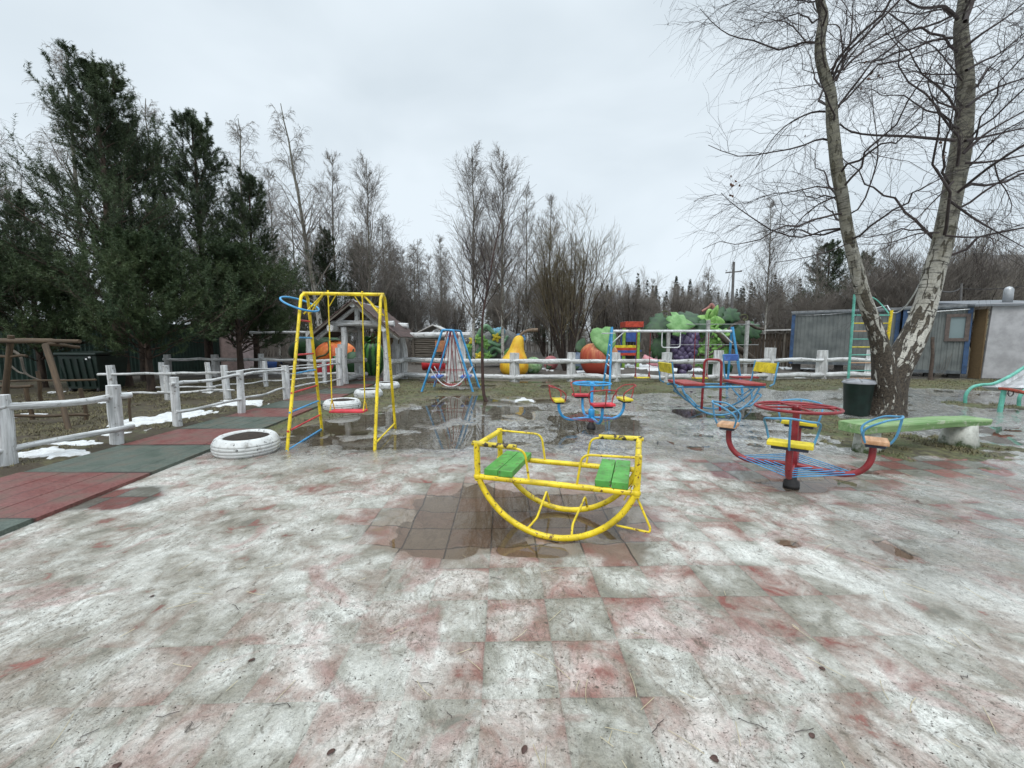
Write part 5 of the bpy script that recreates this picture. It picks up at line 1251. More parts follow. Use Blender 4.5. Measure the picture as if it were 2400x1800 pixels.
def picket():
    Y = 24.5; xa, xb = A(1738, 800, Y).x, A(1872, 800, Y).x; root = thing('picket_fence', 'dark brown picket fence with pale capping between trellis and long cabin', 'fence', ((xa+xb)/2, Y, 0)); m = MB(); n = int((xb-xa)/.19)
    for i in range(n): m.box((xa+(i+.5)*(xb-xa)/n, Y, 1.0+RF.uniform(-.03, .03)), (.145, .03, 2.0), None, 2)
    for z in (.5, 1.6): m.box(((xa+xb)/2, Y+.04, z), (xb-xa, .05, .12), None, 0)
    m.build('pickets', wood('dark_picket_wood', (.030, .022, .015), (.085, .062, .042), (.012, .01, .008), .85), root)
    MB().box(((xa+xb)/2-.3, Y, 2.2), (xb-xa+1.2, .5, .07), Matrix.Rotation(rad(-1.5), 3, 'Y'), 0).build('capping', flat('pale_roof_sheet', (.42, .42, .42), .7), root)
    for x in (xa, xb-.9): MB().box((x, Y-.06, 1.08), (.12, .08, 2.16)).build('post', M_GREYW, root)
    Y = 16.2; g = A(2182, 893, Y); g.z = 0; s = thing('bare_stem', 'thin bare brown stem standing before the windowed cabin', 'plant', g)
    MB().log(g+V3(0, 0, -.1), A(2186, 790, Y), .075, .05, 8, 9, .02, .08, RF).build('stem', flat('brown_stem_bark', (.085, .062, .05), .85, .35, 9, .6), s)
    for k in range(5): MB().tube(catmull([g+V3(.05, 0, .02), g+V3(.16+.03*k, -.05*k, .35), g+V3(.22+.07*k, -.05*k, .6+.12*k)], 4), .007, 5).build('shoot', M_GREYW, s)
picket()
def green_fence():
    """dark green profiled sheet fence behind the pines"""
    pts = [A(-420, 850, 13.5), A(0, 850, 15.2), A(235, 850, 17.2), A(520, 850, 20.5)]
    root = thing('sheet_fence', 'dark green profiled metal fence behind the pines', 'fence', (pts[1].x, pts[1].y, 0)); m = MB(); rows = []
    for a, b in zip(pts[:-1], pts[1:]):
        L = V3(b.x-a.x, b.y-a.y, 0).length; n = int(L/.12)
        for i in range(n*2): t = i/(n*2); rows.append((a.x+(b.x-a.x)*t, a.y+(b.y-a.y)*t+(.025 if (i//1) % 2 else 0)))
    vs = [(x, y, z) for z in (.05, 2.35) for x, y in rows]; K = len(rows)
    m.add(vs, [(i, i+1, K+i+1, K+i) for i in range(K-1)], vs, False).build('sheet', flat('dark_green_sheet', (.008, .028, .020), .5, .25, 3, .05), root)
    for a, b in zip(pts[:-1], pts[1:]):
        for t in (.0, .33, .66): q = a.lerp(b, t); MB().box((q.x, q.y+.08, 1.2), (.06, .06, 2.4)).build('post', M_BLACK, root)
green_fence()
def goat_frame():
    root = thing('goat_climbing_frame', 'brown timber climbing frame with leaning legs at the left edge behind the fence', 'timber frame', (-7.6, 8.6, 0))
    def bm(a, ya, b, yb, r=.05): MB().log(A(*a, ya), A(*b, yb), r*.8, r*.72, 8, 8, .012, .06, RF).build('pole', M_BROWN, root)
    bm((26, 786), 8.4, (10, 965), 8.4, .068); bm((106, 808), 7.7, (175, 1046), 6.85, .058)
    bm((-60, 800), 8.4, (187, 800), 8.1, .055); bm((-60, 797), 8.9, (125, 797), 8.8, .05); bm((112, 806), 8.0, (185, 814), 8.6, .045)
    bm((-40, 894), 8.6, (225, 890), 8.6, .028); bm((-40, 908), 9.2, (75, 905), 9.2, .05); bm((30, 974), 7.5, (207, 973), 7.5, .038)
    bm((61, 910), 7.9, (78, 998), 7.9, .045); bm((188, 910), 7.9, (206, 996), 7.9, .04); bm((88, 870), 9.4, (98, 950), 9.4, .05); bm((-20, 834), 8.4, (62, 834), 8.4, .035)
    b = thing('fallen_branch', 'bare grey branch leaning on the brown timber frame', 'branch', (A(70, 880, 8.8).x, 8.8, 0))
    MB().tube(catmull([A(30, 822, 8.8), A(48, 836, 8.8), A(58, 872, 8.8), A(80, 886, 8.8), A(104, 894, 8.8)], 5), [.03-.0008*i for i in range(21)], 7).build('limb', M_GREYW, b)
    MB().tube(catmull([A(24, 856, 8.8), A(44, 872, 8.8), A(60, 876, 8.8)], 5), .018, 6).build('side_limb', M_GREYW, b)
    for px, yt, yb, lab in ((302, 915, 996, 'thin brown stake leaning beside the thick fence post'), (408, 912, 996, 'thin brown stake leaning against the first thin fence post')):
        g = G(px+5, yb); t = A(px, yt, g.y); s = thing('stake', lab, 'stake', g); MB().log(g+V3(0, 0, -.1), t, .024, .02, 7, 6, .01, .05, RF).build('stick', M_BROWN, s)
goat_frame()
def pole(px, yb, ytop, Y, label, r=.11, cross=True):
    g = A(px-6, 850, Y); g.z = 0; t = A(px+4, ytop, Y); root = thing('utility_pole', label, 'utility pole', g)
    MB().tube([g, t], [r, r*.75], 10).build('pole', flat('weathered_pole', (.13, .125, .12), .8), root)
    if cross: MB().beam(t+V3(-.55, 0, -.75), t+V3(.6, 0, -.65), .08, .08).build('crossarm', flat('weathered_pole', (.13, .125, .12), .8), root)
    for s in (-.5, .55):
        if cross: MB().lathe([(0, 0), (.05, .02), (.06, .10), (.03, .16), (0, .17)], 10, t+V3(s, 0, -.66)).build('insulator', M_WHITE, root)
pole(1716, 840, 614, 30, 'grey utility pole with crossarm behind the grape sculpture')
pole(2250, 840, 664, 21.5, 'short grey wooden post rising above the roof of the windowed cabin', .06, False)
def lamp():
    Y = 36; g = A(1447, 840, Y); g.z = 0; t = A(1447, 722, Y); root = thing('street_lamp', 'street lamp with two pale heads in front of the brown thicket', 'street lamp', g)
    MB().tube([g, t], [.09, .06], 8).build('pole', flat('zinc_pole', (.35, .36, .37), .5), root)
    for s, q in ((-1, .2), (1, .5)):
        e = t+V3(s*.75, 0, q); MB().tube(catmull([t, t+V3(s*.3, 0, q*.6), e], 4), .04, 6).build('bracket', flat('zinc_pole', (.35, .36, .37), .5), root)
        MB().ball(e, (.34, .16, .12), 12, 8, Matrix.Rotation(rad(-15*s), 3, 'Y')).build('lamp_head', M_WHITE, root)
lamp()
def far_house():
    Y = 46; a = A(2330, 700, Y); root = thing('far_house', 'pale yellow house with grey roof far behind the sheds at the right edge', 'house', (a.x+4, Y, 0))
    zt = A(2360, 640, Y).z; zr = A(2400, 585, Y).z
    MB().box((a.x+5, Y+3, zt/2), (9, 6, zt)).build('wall', flat('pale_yellow_render', (.42, .38, .24), .85), root)
    for s in (-1, 1): MB().beam(V3(a.x+5, Y+3+s*3.4, zt-.1), V3(a.x+5, Y+3, zr), .15, 9.8, (1, 0, 0)).build('roof', flat('grey_far_roof', (.14, .14, .145), .8), root)
far_house()
def wire(name, label, pts, r, mat=None):
    P = []
    for a, b, sag in pts:
        P += [a.lerp(b, t)+V3(0, 0, -sag*4*t*(1-t)) for t in np.linspace(0, 1, 14)][:-1]
    P.append(pts[-1][1]); o = MB().tube(P, r, 5).build(name, mat or M_BLACK); tag(o, label, 'cable')
wire('overhead_cable', 'thin pale cable sagging from the birch to the far end of the long cabin', [(A(2168, 642, 10.2), A(2080, 716, 18.8), .6), (A(2080, 716, 18.8), A(1856, 738, 21.0), .15)], .018, M_WHITE)
wire('overhead_cable', 'thin dark cable running from the birch to the short post and off to the right', [(A(2195, 680, 10), A(2250, 676, 21.5), .1), (A(2250, 676, 21.5), A(2480, 655, 21), .2)], .018)
# ------------------------------------------------------------------ trees
def bark_birch(key, dark_base=1.4, top_dark=None, white=(.52, .50, .45)):
    m, nt, b, out = new_mat(key); v = tcoord(nt); pos = nd(nt, 'ShaderNodeTexCoord').outputs['Object']
    z = nd(nt, 'ShaderNodeSeparateXYZ', _0=pos).outputs[2]
    lent = noise(nt, tcoord(nt, (3.2, 3.2, 26)), 1.0, 5, .62); blot = noise(nt, tcoord(nt, (3, 3, 1.6)), 1.6, 5, .62, .6); fis = noise(nt, tcoord(nt, (10, 10, 3.0)), 1.0, 4, .55, .8); f = noise(nt, v, 30, 4, .6)
    c = mixc(nt, ramp(nt, f, .3, .7), tuple(x*.72 for x in white), tuple(x*1.12 for x in white))
    c = mixc(nt, ramp(nt, blot, .5, .72, 0, .55), c, (.25, .225, .165))
    c = mixc(nt, ramp(nt, lent, .57, .63, 0, .92), c, (.030, .026, .022))
    base = ramp(nt, mth(nt, 'SUBTRACT', z, mth(nt, 'MULTIPLY', mth(nt, 'SUBTRACT', blot, .5), dark_base*2.2)), dark_base*1.7, dark_base*.25)
    fk = ramp(nt, mth(nt, 'ADD', fis, mth(nt, 'MULTIPLY', base, .20)), .545, .60)
    c = mixc(nt, fk, c, mixc(nt, ramp(nt, f, .35, .65), (.026, .020, .015), (.095, .075, .055)))
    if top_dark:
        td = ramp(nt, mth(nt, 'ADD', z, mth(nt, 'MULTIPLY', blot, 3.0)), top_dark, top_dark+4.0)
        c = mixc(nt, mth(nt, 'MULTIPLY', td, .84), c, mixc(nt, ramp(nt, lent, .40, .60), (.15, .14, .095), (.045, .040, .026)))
    nt.links.new(c, b.inputs['Base Color']); b.inputs['Roughness'].default_value = .8
    h = mth(nt, 'SUBTRACT', mth(nt, 'MULTIPLY', f, .3), mth(nt, 'MULTIPLY', fk, .9))
    bp = nd(nt, 'ShaderNodeBump', Strength=.9, Distance=.03, Height=h); nt.links.new(bp.outputs[0], b.inputs['Normal']); return m
M_TWIG = flat('purple_brown_twig', (.042, .030, .028), .75, .3, 4)
M_TWIG2 = flat('grey_brown_twig', (.180, .158, .136), .8, .3, 2)
M_TWIGO = flat('olive_brown_twig', (.125, .100, .056), .8, .3, 2)
def unit(v): return v/(np.linalg.norm(v, axis=-1, keepdims=True)+1e-9)
def spawn(rng, PP, PR, n, t0, t1, L0, L1, ang0, ang1, up, droop, N, r_rel, rmin, wob=.03, taper=.25, lenvar=.3, power=1.0, flatz=None, rel=False):
    """n children per parent polyline. Length runs from L0 (at t0) to L1 (at t1)"""
    P_, M_, _ = PP.shape; k = np.repeat(np.arange(P_), n); B = len(k)
    t = t0+(t1-t0)*rng.random(B)**power; f = t*(M_-1); i = np.minimum(f.astype(int), M_-2); u = (f-i)[:, None]
    pos = PP[k, i]*(1-u)+PP[k, i+1]*u; tan = unit(PP[k, i+1]-PP[k, i])
    rp = PR[k, i]*(1-u[:, 0])+PR[k, i+1]*u[:, 0]
    rv = rng.normal(size=(B, 3)); 
    if flatz is not None: rv[:, 2] *= flatz
    per = unit(rv-tan*np.sum(rv*tan, 1, keepdims=True)); a = rng.uniform(ang0, ang1, B)[:, None]
    d = unit(np.cos(a)*tan+np.sin(a)*per+np.array([0, 0, up]))
    q = (t-t0)/max(1e-6, t1-t0); L = (L0+(L1-L0)*q)*(1+lenvar*rng.uniform(-1, 1, B))
    if rel: L = np.maximum(.04, L*np.linalg.norm(PP[k, -1]-PP[k, 0], axis=1))
    s = np.linspace(0, 1, N)[None, :, None]
    dr = droop*(1+.6*rng.uniform(-1, 1, B))
    pts = pos[:, None, :]+d[:, None, :]*L[:, None, None]*s+np.array([0, 0, 1.])*(dr*L)[:, None, None]*s**2
    w = np.cumsum(rng.normal(size=(B, N, 3))*wob*L[:, None, None], axis=1); w -= w[:, :1]; pts = pts+w*(s > 0)
    r0 = np.maximum(rmin, np.minimum(rp*.75, r_rel*L)); R = r0[:, None]*(1-(1-taper)*np.linspace(0, 1, N)[None, :]); R = np.maximum(R, rmin*.6)
    return pts, R
def trunk_poly(rng, h, r, N=14, lean=(0, 0), wob=.012, bend=0):
    s = np.linspace(0, 1, N); P = np.zeros((1, N, 3)); P[0, :, 2] = h*s
    w = np.cumsum(rng.normal(size=(N, 2))*wob*h/3, axis=0); w -= w[0]; P[0, :, :2] = w*s[:, None]
    P[0, :, 0] += lean[0]*h*s+bend*h*s*s; P[0, :, 1] += lean[1]*h*s
    R = (r*(1-s*.93)**.9+.004)[None]; R[0, 0] *= 1.25
    return P, R
def tree_obj(name, label, cat, loc, group, trunkparts, crownparts, mt, mc):
    root = thing(name, label, cat, loc, group)
    MBt = MB()
    for P, R, k in trunkparts:
        for p, r in zip(P, R): MBt.tube([Vector(x) for x in p], list(r), k, rough=.03)
    MBt.build('trunk', mt, root, world=False)
    V, Q = join([tubes(P, R, k) for P, R, k in crownparts]); raw_mesh('crown', V, Q, mc, root)
    return root

# the forked birch on the right
def big_birch():
    rng = np.random.default_rng(42); g = G(2082, 974); Y = g.y+.1; base = np.array([g.x, Y, 0])
    root = thing('forked_birch', 'tall forked birch with black fissured base, in front of the cabins by the bench', 'tree', (g.x, Y, 0))
    def line(px, dy):
        return np.array([[*A(x, y, Y+dy*i/len(px))] for i, (x, y) in enumerate(px)])
    Lp = line([(2079, 990), (2078, 930), (2072, 870), (2063, 812), (2051, 770), (2038, 735), (2022, 688), (2008, 631), (1996, 585), (1986, 540), (1974, 463), (1961, 386), (1951, 289), (1946, 216), (1925, 147), (1922, 96), (1930, 39), (1921, 0), (1915, -60), (1900, -150), (1895, -260)], -.9)
    Rp = line([(2086, 990), (2087, 930), (2097, 872), (2120, 830), (2140, 790), (2160, 742), (2177, 686), (2191, 631), (2207, 577), (2222, 505), (2238, 424), (2252, 347), (2260, 270), (2264, 193), (2256, 116), (2252, 58), (2260, 0), (2268, -90), (2280, -200), (2290, -330)], .4)
    px2r = Y/F
    rl = np.interp(np.linspace(0, 1, len(Lp)), [0, .07, .15, .3, .4, .6, .65, .8, 1], [30, 26, 18, 13, 11.5, 11, 9.6, 8.5, 4])*px2r*1.0
    rr = np.interp(np.linspace(0, 1, len(Rp)), [0, .08, .14, .21, .32, .42, .58, .68, .84, 1], [32, 30, 28, 26, 20.5, 19.5, 18.5, 14.5, 11, 6])*px2r*1.0
    def dens(P, R, n=5):
        Q = np.array([list(p) for p in catmull(P, n)]); return Q, np.interp(np.linspace(0, 1, len(Q)), np.linspace(0, 1, len(R)), R)
    Lq, rlq = dens(Lp, rl); Rq, rrq = dens(Rp, rr)
    m = MB(); m.tube([Vector(p) for p in Lq], list(rlq), 18, rough=.02); m.tube([Vector(p) for p in Rq], list(rrq), 20, rough=.02)
    # root flare
    fl = [V3(g.x+.0, Y, z) for z in (-.15, .0, .12, .3, .55, .8)]; m.tube(fl, [.40, .345, .31, .28, .25, .20], 22, rough=.05)
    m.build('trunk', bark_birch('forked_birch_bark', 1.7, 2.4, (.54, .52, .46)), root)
    parts = []
    def sub(P, R, a, b): i, j = int(a*(len(P)-1)), int(b*(len(P)-1)); return P[None, i:j+1], R[None, i:j+1]
    limbs = []
    P, R = sub(Lq, rlq, .40, .99); limbs.append(spawn(rng, P, R, 38, 0, 1, 3.0, 1.8, rad(50), rad(85), .16, -.14, 12, .0075, .007, .020, .16, .35, flatz=.5))
    P, R = sub(Rq, rrq, .36, .99); limbs.append(spawn(rng, P, R, 44, 0, 1, 3.4, 2.0, rad(45), rad(85), .18, -.14, 12, .008, .008, .020, .16, .35, flatz=.5))
    # limbs that can be told apart in the photograph
    def ex(px, r0, r1=.008, dy=0):
        P = np.array([list(p) for p in catmull([A(x, y, Y-.3+dy*i/len(px)) for i, (x, y) in enumerate(px)], 4)]); idx = np.linspace(0, len(P)-1, 12).astype(int)
        return P[idx][None], np.linspace(r0*.62, r1*.7, 12)[None]
    named = [ex([(2238, 329), (2190, 325), (2120, 319), (2050, 317), (1995, 309), (1968, 290)], .050, .016),
             ex([(1968, 536), (1930, 540), (1880, 556), (1820, 545), (1770, 515), (1720, 480), (1690, 452)], .034, .008, -.6),
             ex([(1945, 262), (1910, 262), (1875, 275), (1835, 300), (1800, 340), (1770, 395)], .034, .007, .5),
             ex([(1946, 330), (1920, 326), (1870, 345), (1800, 358), (1730, 366), (1660, 340)], .034, .007, -.8),
             ex([(1962, 460), (1920, 478), (1880, 510), (1850, 545), (1800, 562)], .03, .007, .4),
             ex([(1912, 100), (1880, 100), (1825, 117), (1780, 98), (1720, 86), (1680, 62), (1640, 20)], .034, .007, -.5),
             ex([(1953, 195), (1975, 150), (1972, 90), (1965, 60), (1940, 58)], .030, .010, .3), ex([(1960, 190), (1990, 110), (1998, 40), (2000, -20)], .03, .010, -.3),
             ex([(1985, 505), (2020, 480), (2050, 400), (2058, 350), (2048, 270), (2042, 200)], .030, .007, -.4),
             ex([(2245, 45), (2215, 16), (2180, 18), (2145, 14), (2100, -20)], .055, .018, -.5), ex([(2262, 50), (2278, 10), (2290, -40), (2300, -110)], .06, .03, .6),
             ex([(2266, 250), (2300, 225), (2350, 200), (2420, 178)], .05, .02, .4), ex([(2258, 360), (2290, 330), (2330, 300), (2420, 250)], .05, .02, -.4),
             ex([(2262, 330), (2320, 318), (2400, 300), (2470, 290)], .045, .016, .8), ex([(2262, 382), (2310, 380), (2370, 370), (2440, 356)], .04, .014, -.6),
             ex([(2225, 470), (2280, 510), (2330, 540), (2400, 580)], .040, .012, .2), ex([(2215, 552), (2260, 556), (2320, 556), (2328, 575)], .035, .012, -.5),
             ex([(2265, 165), (2300, 145), (2350, 120), (2420, 60)], .045, .014, .3), ex([(2262, 110), (2300, 80), (2360, 40), (2420, -10)], .045, .014, -.5),
             ex([(2330, 380), (2340, 420), (2360, 450), (2372, 490), (2350, 515)], .022, .008, 0),
             ex([(2235, 425), (2190, 470), (2140, 520), (2080, 560)], .026, .007, -.4), ex([(2200, 545), (2150, 548), (2080, 570), (2010, 572)], .03, .008, -.6), ex([(2243, 255), (2200, 240), (2180, 225), (2140, 270), (2080, 330)], .03, .007, -.4),
             ex([(1978, 575), (1940, 590), (1880, 605), (1818, 615)], .022, .010, -.3)]
    nP = np.concatenate([a for a, b in named]); nR = np.concatenate([b for a, b in named])
    limbs.append((nP, nR)); P2, R2 = [], []
    for P, R in limbs:
        parts.append((P, R, 6))
    LP = np.concatenate([p for p, r in limbs]); LR = np.concatenate([r for p, r in limbs])
    s1 = spawn(rng, LP, LR, 12, .12, 1, 1.45, .6, rad(22), rad(55), .02, -.17, 8, .0036, .0032, .026, .35, .5); parts.append((*s1, 4))
    s2 = spawn(rng, *s1, 6, .15, 1, .62, .28, rad(20), rad(50), -.06, -.20, 5, .003, .0021, .035, .5, .5); parts.append((*s2, 3))
    V, Q = join([tubes(P, R, k) for P, R, k in parts]); raw_mesh('crown', V, Q, M_TWIG, root, off=(g.x, Y, 0))
    # a few dry leaves still hanging
    lf = MB(); hang = [A(x+rng.uniform(-14, 14), y+rng.uniform(-20, 20), Y-.6+rng.uniform(-.3, .3)) for x, y in ((1725, 430), (1722, 450), (1730, 440), (1715, 455), (2060, 128), (2040, 165), (2030, 200), (1900, 315), (2200, 340), (2210, 350), (2210, 362), (2060, 175)) for _ in range(2)]
    for p in hang: lf.leaf(p, Euler(tuple(rng.uniform(0, 6, 3))).to_matrix(), outline('oval', .065, .055), .002, 2.0)
    lf.build('dry_leaves', flat('dry_birch_leaf', (.10, .045, .025), .8), root)['kind'] = 'stuff'
big_birch()

# bare background birches: four shapes, copied
def birch_proto(seed, h, r, label, loc, n1, spread, kind, lean=(0, 0), bend=0, tops=True):
    rng = np.random.default_rng(seed); T, TR = trunk_poly(rng, h, r, 16, lean, .010, bend)
    up = .36 if kind == 'upright' else .22
    b1 = spawn(rng, T, TR, n1, .20, .955, spread, spread*.24, rad(28), rad(52), up, .10 if kind == 'upright' else -.02, 9, .011, .012, .018, .2, .3)
    b2 = spawn(rng, *b1, 13, .15, 1, .52, .26, rad(22), rad(50), .12 if kind == 'upright' else -.18, .05 if kind == 'upright' else -.35, 6, .005, .0062, .03, .5, .4, rel=True)
    b3 = spawn(rng, *b2, 6, .2, 1, .55, .34, rad(20), rad(50), 0 if kind == 'upright' else -.2, 0 if kind == 'upright' else -.4, 4, .004, .0046, .03, .6, .4, rel=True)
    return tree_obj('birch_tree', label, 'tree', loc, 'bare birches behind the playground', [(T, TR, 10)], [(*b1, 5), (*b2, 3), (*b3, 3)], BARKS[0], M_TWIG2)
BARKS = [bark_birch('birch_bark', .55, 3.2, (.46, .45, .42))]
def ground_at(px, Y): p = A(px, 800, Y); return (p.x, Y, 0)
def top_h(px, py, Y): return A(px, py, Y).z
PROT = {}
def place_birch(kind, px, py, Y, label, rz=None, seed=[0]):
    seed[0] += 1; loc = ground_at(px, Y); h = top_h(px, py, Y)
    if kind not in PROT:
        spec = {'drooping': (101, 14, .13, 46, 3.7, 'droop', (0, 0), 0), 'upright': (102, 13, .10, 64, 3.3, 'upright', (0, 0), 0), 'slender': (103, 13, .09, 50, 2.9, 'upright', (.01, 0), 0),
                'leaning': (104, 14, .16, 46, 3.4, 'droop', (-.10, 0), -.06), 'bushy': (105, 9, .075, 52, 2.6, 'droop', (0, 0), 0)}[kind]
        s, hh, r, n1, sp, kd, ln, bd = spec
        PROT[kind] = (birch_proto(s, hh, r, label, loc, n1, sp, kd, ln, bd), hh); o, h0 = PROT[kind]
        k = h/h0; o.scale = (k, k, k); o.rotation_euler = (0, 0, 0 if rz is None else rz); return o
    o, h0 = PROT[kind]; k = h/h0
    return copy_thing(o, loc, (seed[0]*2.4) % 6.28 if rz is None else rz, (k*(.9+.2*((seed[0]*.37) % 1)), k*(.9+.2*((seed[0]*.53) % 1)), k), label)
for kind, px, py, Y, label in (
    ('leaning', 762, 240, 27, 'tall white birch leaning left, above the yellow swing'),
    ('drooping', 215, 92, 21, 'bare birch crown rising behind the tallest pine'),
    ('drooping', 12, 130, 20, 'bare birch at the left edge of the picture'),
    ('drooping', 392, 235, 27, 'bare birch between the two tall pines'),
    ('drooping', 585, 272, 28, 'bare birch just right of the second tall pine'),
    ('slender', 655, 400, 30, 'slim bare birch left of the leaning white birch'),
    ('slender', 792, 360, 31, 'slim bare birch directly right of the leaning white birch'),
    ('upright', 872, 370, 29, 'bare birch above the portal roof'),
    ('bushy', 905, 500, 33, 'low bushy birch right of the portal roof'),
    ('bushy', 985, 560, 38, 'low bushy birch above the log hut'),
    ('slender', 950, 585, 42, 'thin far birch left of the log hut chimney'),
    ('upright', 1110, 348, 21, 'white birch with upright branches, left tree of the centre pair'),
    ('upright', 1178, 352, 20, 'white birch with upright branches, right tree of the centre pair'),
    ('slender', 1232, 445, 24, 'thick-stemmed white birch behind the pear stalk'),
    ('slender', 1288, 460, 27, 'slim birch rising behind the brown willow clump'),
    ('slender', 1790, 470, 30, 'slim birch leaning above the long cabin left end'),
    ('bushy', 1655, 625, 34, 'small bare birch behind the trellis'),
    ('slender', 1905, 560, 31, 'slim birch behind the long cabin, left of the forked birch'),
    ('slender', 2065, 520, 30, 'slim birch seen between the two stems of the forked birch'),
    ('bushy', 60, 400, 25, 'bare birch low behind the left pines'),
    ('bushy', 700, 480, 34, 'bushy bare birch behind the swing frame'),
    ('bushy', 842, 520, 35, 'bushy bare birch behind the portal'),
    ('drooping', 490, 420, 31, 'bare birch half hidden by the second tall pine'),
    ('slender', 1010, 600, 45, 'far slim birch above the small blue swing'),
    ('slender', 1045, 590, 44, 'far slim birch left of the centre pair'),
    ('bushy', 1345, 560, 36, 'bare bushy birch right of the willow clump')):
    place_birch(kind, px, py, Y, label, 0 if kind == 'leaning' else None)
t3_ = None
# extra white stems seen in the wood on the left
RB = np.random.default_rng(77)
for i in range(36):
    px = RB.uniform(440, 1050) if i < 26 else RB.uniform(1250, 1960); Y = RB.uniform(32, 52)
    place_birch('slender' if i % 2 else 'bushy', px, RB.uniform(540, 640) if i < 26 else RB.uniform(640, 680), Y, 'bare birch deep in the wood beyond the playground')

# young dark-stemmed tree in the grass
def young_tree():
    rng = np.random.default_rng(8); g = G(1141, 938); Y = g.y
    P0 = [A(x, y, Y) for x, y in ((1141, 945), (1134, 925), (1131, 880), (1130, 800), (1131, 745), (1138, 700), (1147, 652), (1156, 600), (1166, 550), (1176, 505))]
    T = np.array([[*(p-V3(g.x, Y, 0))] for p in catmull(P0, 2)])[None]; TR = np.linspace(.048, .010, T.shape[1])[None]; TR[0, 0] = .075; TR[0, 1] = .058
    b1 = spawn(rng, T, TR, 16, .42, .97, 2.0, 1.0, rad(25), rad(50), .25, .02, 9, .009, .010, .02, .25, .3)
    b2 = spawn(rng, *b1, 6, .25, 1, .75, .4, rad(20), rad(45), .05, .02, 5, .006, .005, .03, .5, .4)
    tree_obj('young_tree', 'young thin tree with dark red-brown stem in the wet grass between swing and pear', 'tree', g, None, [(T, TR, 9)], [(*b1, 5), (*b2, 3)], flat('dark_red_bark', (.055, .028, .022), .7, .35, 9, .5), M_TWIG)
young_tree()

# willow clump and thickets
def clump(px, Y, h, n, spread, label, seed, mt, mc, rs=.07, name='willow_clump', cat='shrub', dens=9):
    rng = np.random.default_rng(seed); g = ground_at(px, Y); P = []; R = []
    for i in range(n):
        a = rng.uniform(0, 2*PI); lean = rng.uniform(.15, .55)*spread; hh = h*rng.uniform(.65, 1.0)*(1-.25*lean/spread); N = 10; s = np.linspace(0, 1, N)
        c, d = math.cos(a), math.sin(a)
        p = np.stack([c*(.12+lean*hh*(s**.8)*.55), d*(.12+lean*hh*(s**.8)*.45), hh*s*(1-.08*s)], -1); w = np.cumsum(rng.normal(size=(N, 3))*.012*hh, 0); p += (w-w[0])*s[:, None]; P.append(p); R.append(rs*rng.uniform(.6, 1.1)*(1-.85*s)+.006)
    P, R = np.array(P), np.array(R)
    b1 = spawn(rng, P, R, dens, .25, .98, h*.36, h*.14, rad(18), rad(42), .18, .06, 8, .007, .008, .02, .25, .3)
    b2 = spawn(rng, *b1, 8, .2, 1, h*.15, h*.08, rad(18), rad(42), .12, .05, 5, .005, .006, .03, .5, .4)
    b3 = spawn(rng, *b2, 3, .2, 1, h*.07, h*.05, rad(18), rad(40), .1, .05, 4, .004, .005, .03, .6, .4)
    root = thing(name, label, cat, g, None if name == 'willow_clump' else 'brown thickets beyond the playground')
    V, Q = join([tubes(P, R, 7)]); raw_mesh('stems', V, Q, mt, root)
    V, Q = join([tubes(*b1, 4), tubes(*b2, 3), tubes(*b3, 3)]); raw_mesh('crown', V, Q, mc, root); return root
M_WB = flat('willow_bark', (.040, .028, .022), .8, .35, 6, .5)
clump(1328, 21.5, top_h(1330, 500, 21.5), 22, 1.0, 'large many-stemmed brown willow clump between the pear and the apple', 31, M_WB, M_TWIGO, .045, dens=6)
th = clump(1480, 30, top_h(1480, 640, 30), 16, 1.5, 'brown thicket behind the play tower', 32, M_WB, M_TWIG2, .05, 'thicket', 'shrub', 11)
for i, (px, Y, sc, lab) in enumerate(((1410, 33, 1.05, 'brown thicket behind the apple, right of the willow clump'), (1560, 32, 1.0, 'brown thicket behind the grape leaves'), (1640, 36, 1.0, 'brown thicket left of the utility pole'), (1835, 36, 1.05, 'brown thicket behind the left end of the long cabin'),
        (1920, 33, 1.0, 'brown thicket above the middle of the long cabin'), (2060, 30, 1.25, 'dense brown thicket above the cabins between the birch stems'), (2145, 29, 1.35, 'dense brown thicket above the windowed cabin'), (2230, 30, 1.55, 'dense brown thicket right of the birch above the cabin roof'), (2310, 33, 1.5, 'brown thicket in front of the far yellow house'),
        (1060, 40, 1.0, 'low brown thicket behind the centre birches'), (1200, 36, 1.1, 'brown thicket behind the pear'), (960, 42, 1.0, 'low brown thicket behind the log hut'), (880, 40, 1.1, 'low brown thicket behind the portal roof'), (700, 40, 1.1, 'brown thicket behind the yellow swing'), (560, 36, 1.0, 'brown thicket between the pines and the log pile'), (630, 38, 1.0, 'brown thicket behind the log pile'), (1280, 40, 1.2, 'brown thicket behind the willow clump'), (1740, 40, 1.1, 'brown thicket behind the utility pole'),
        (790, 44, 1.15, 'brown thicket far behind the portal, left of its ridge'))):
    copy_thing(th, ground_at(px, Y), i*1.7+.4, (sc*1.15, sc*1.15, sc), lab)
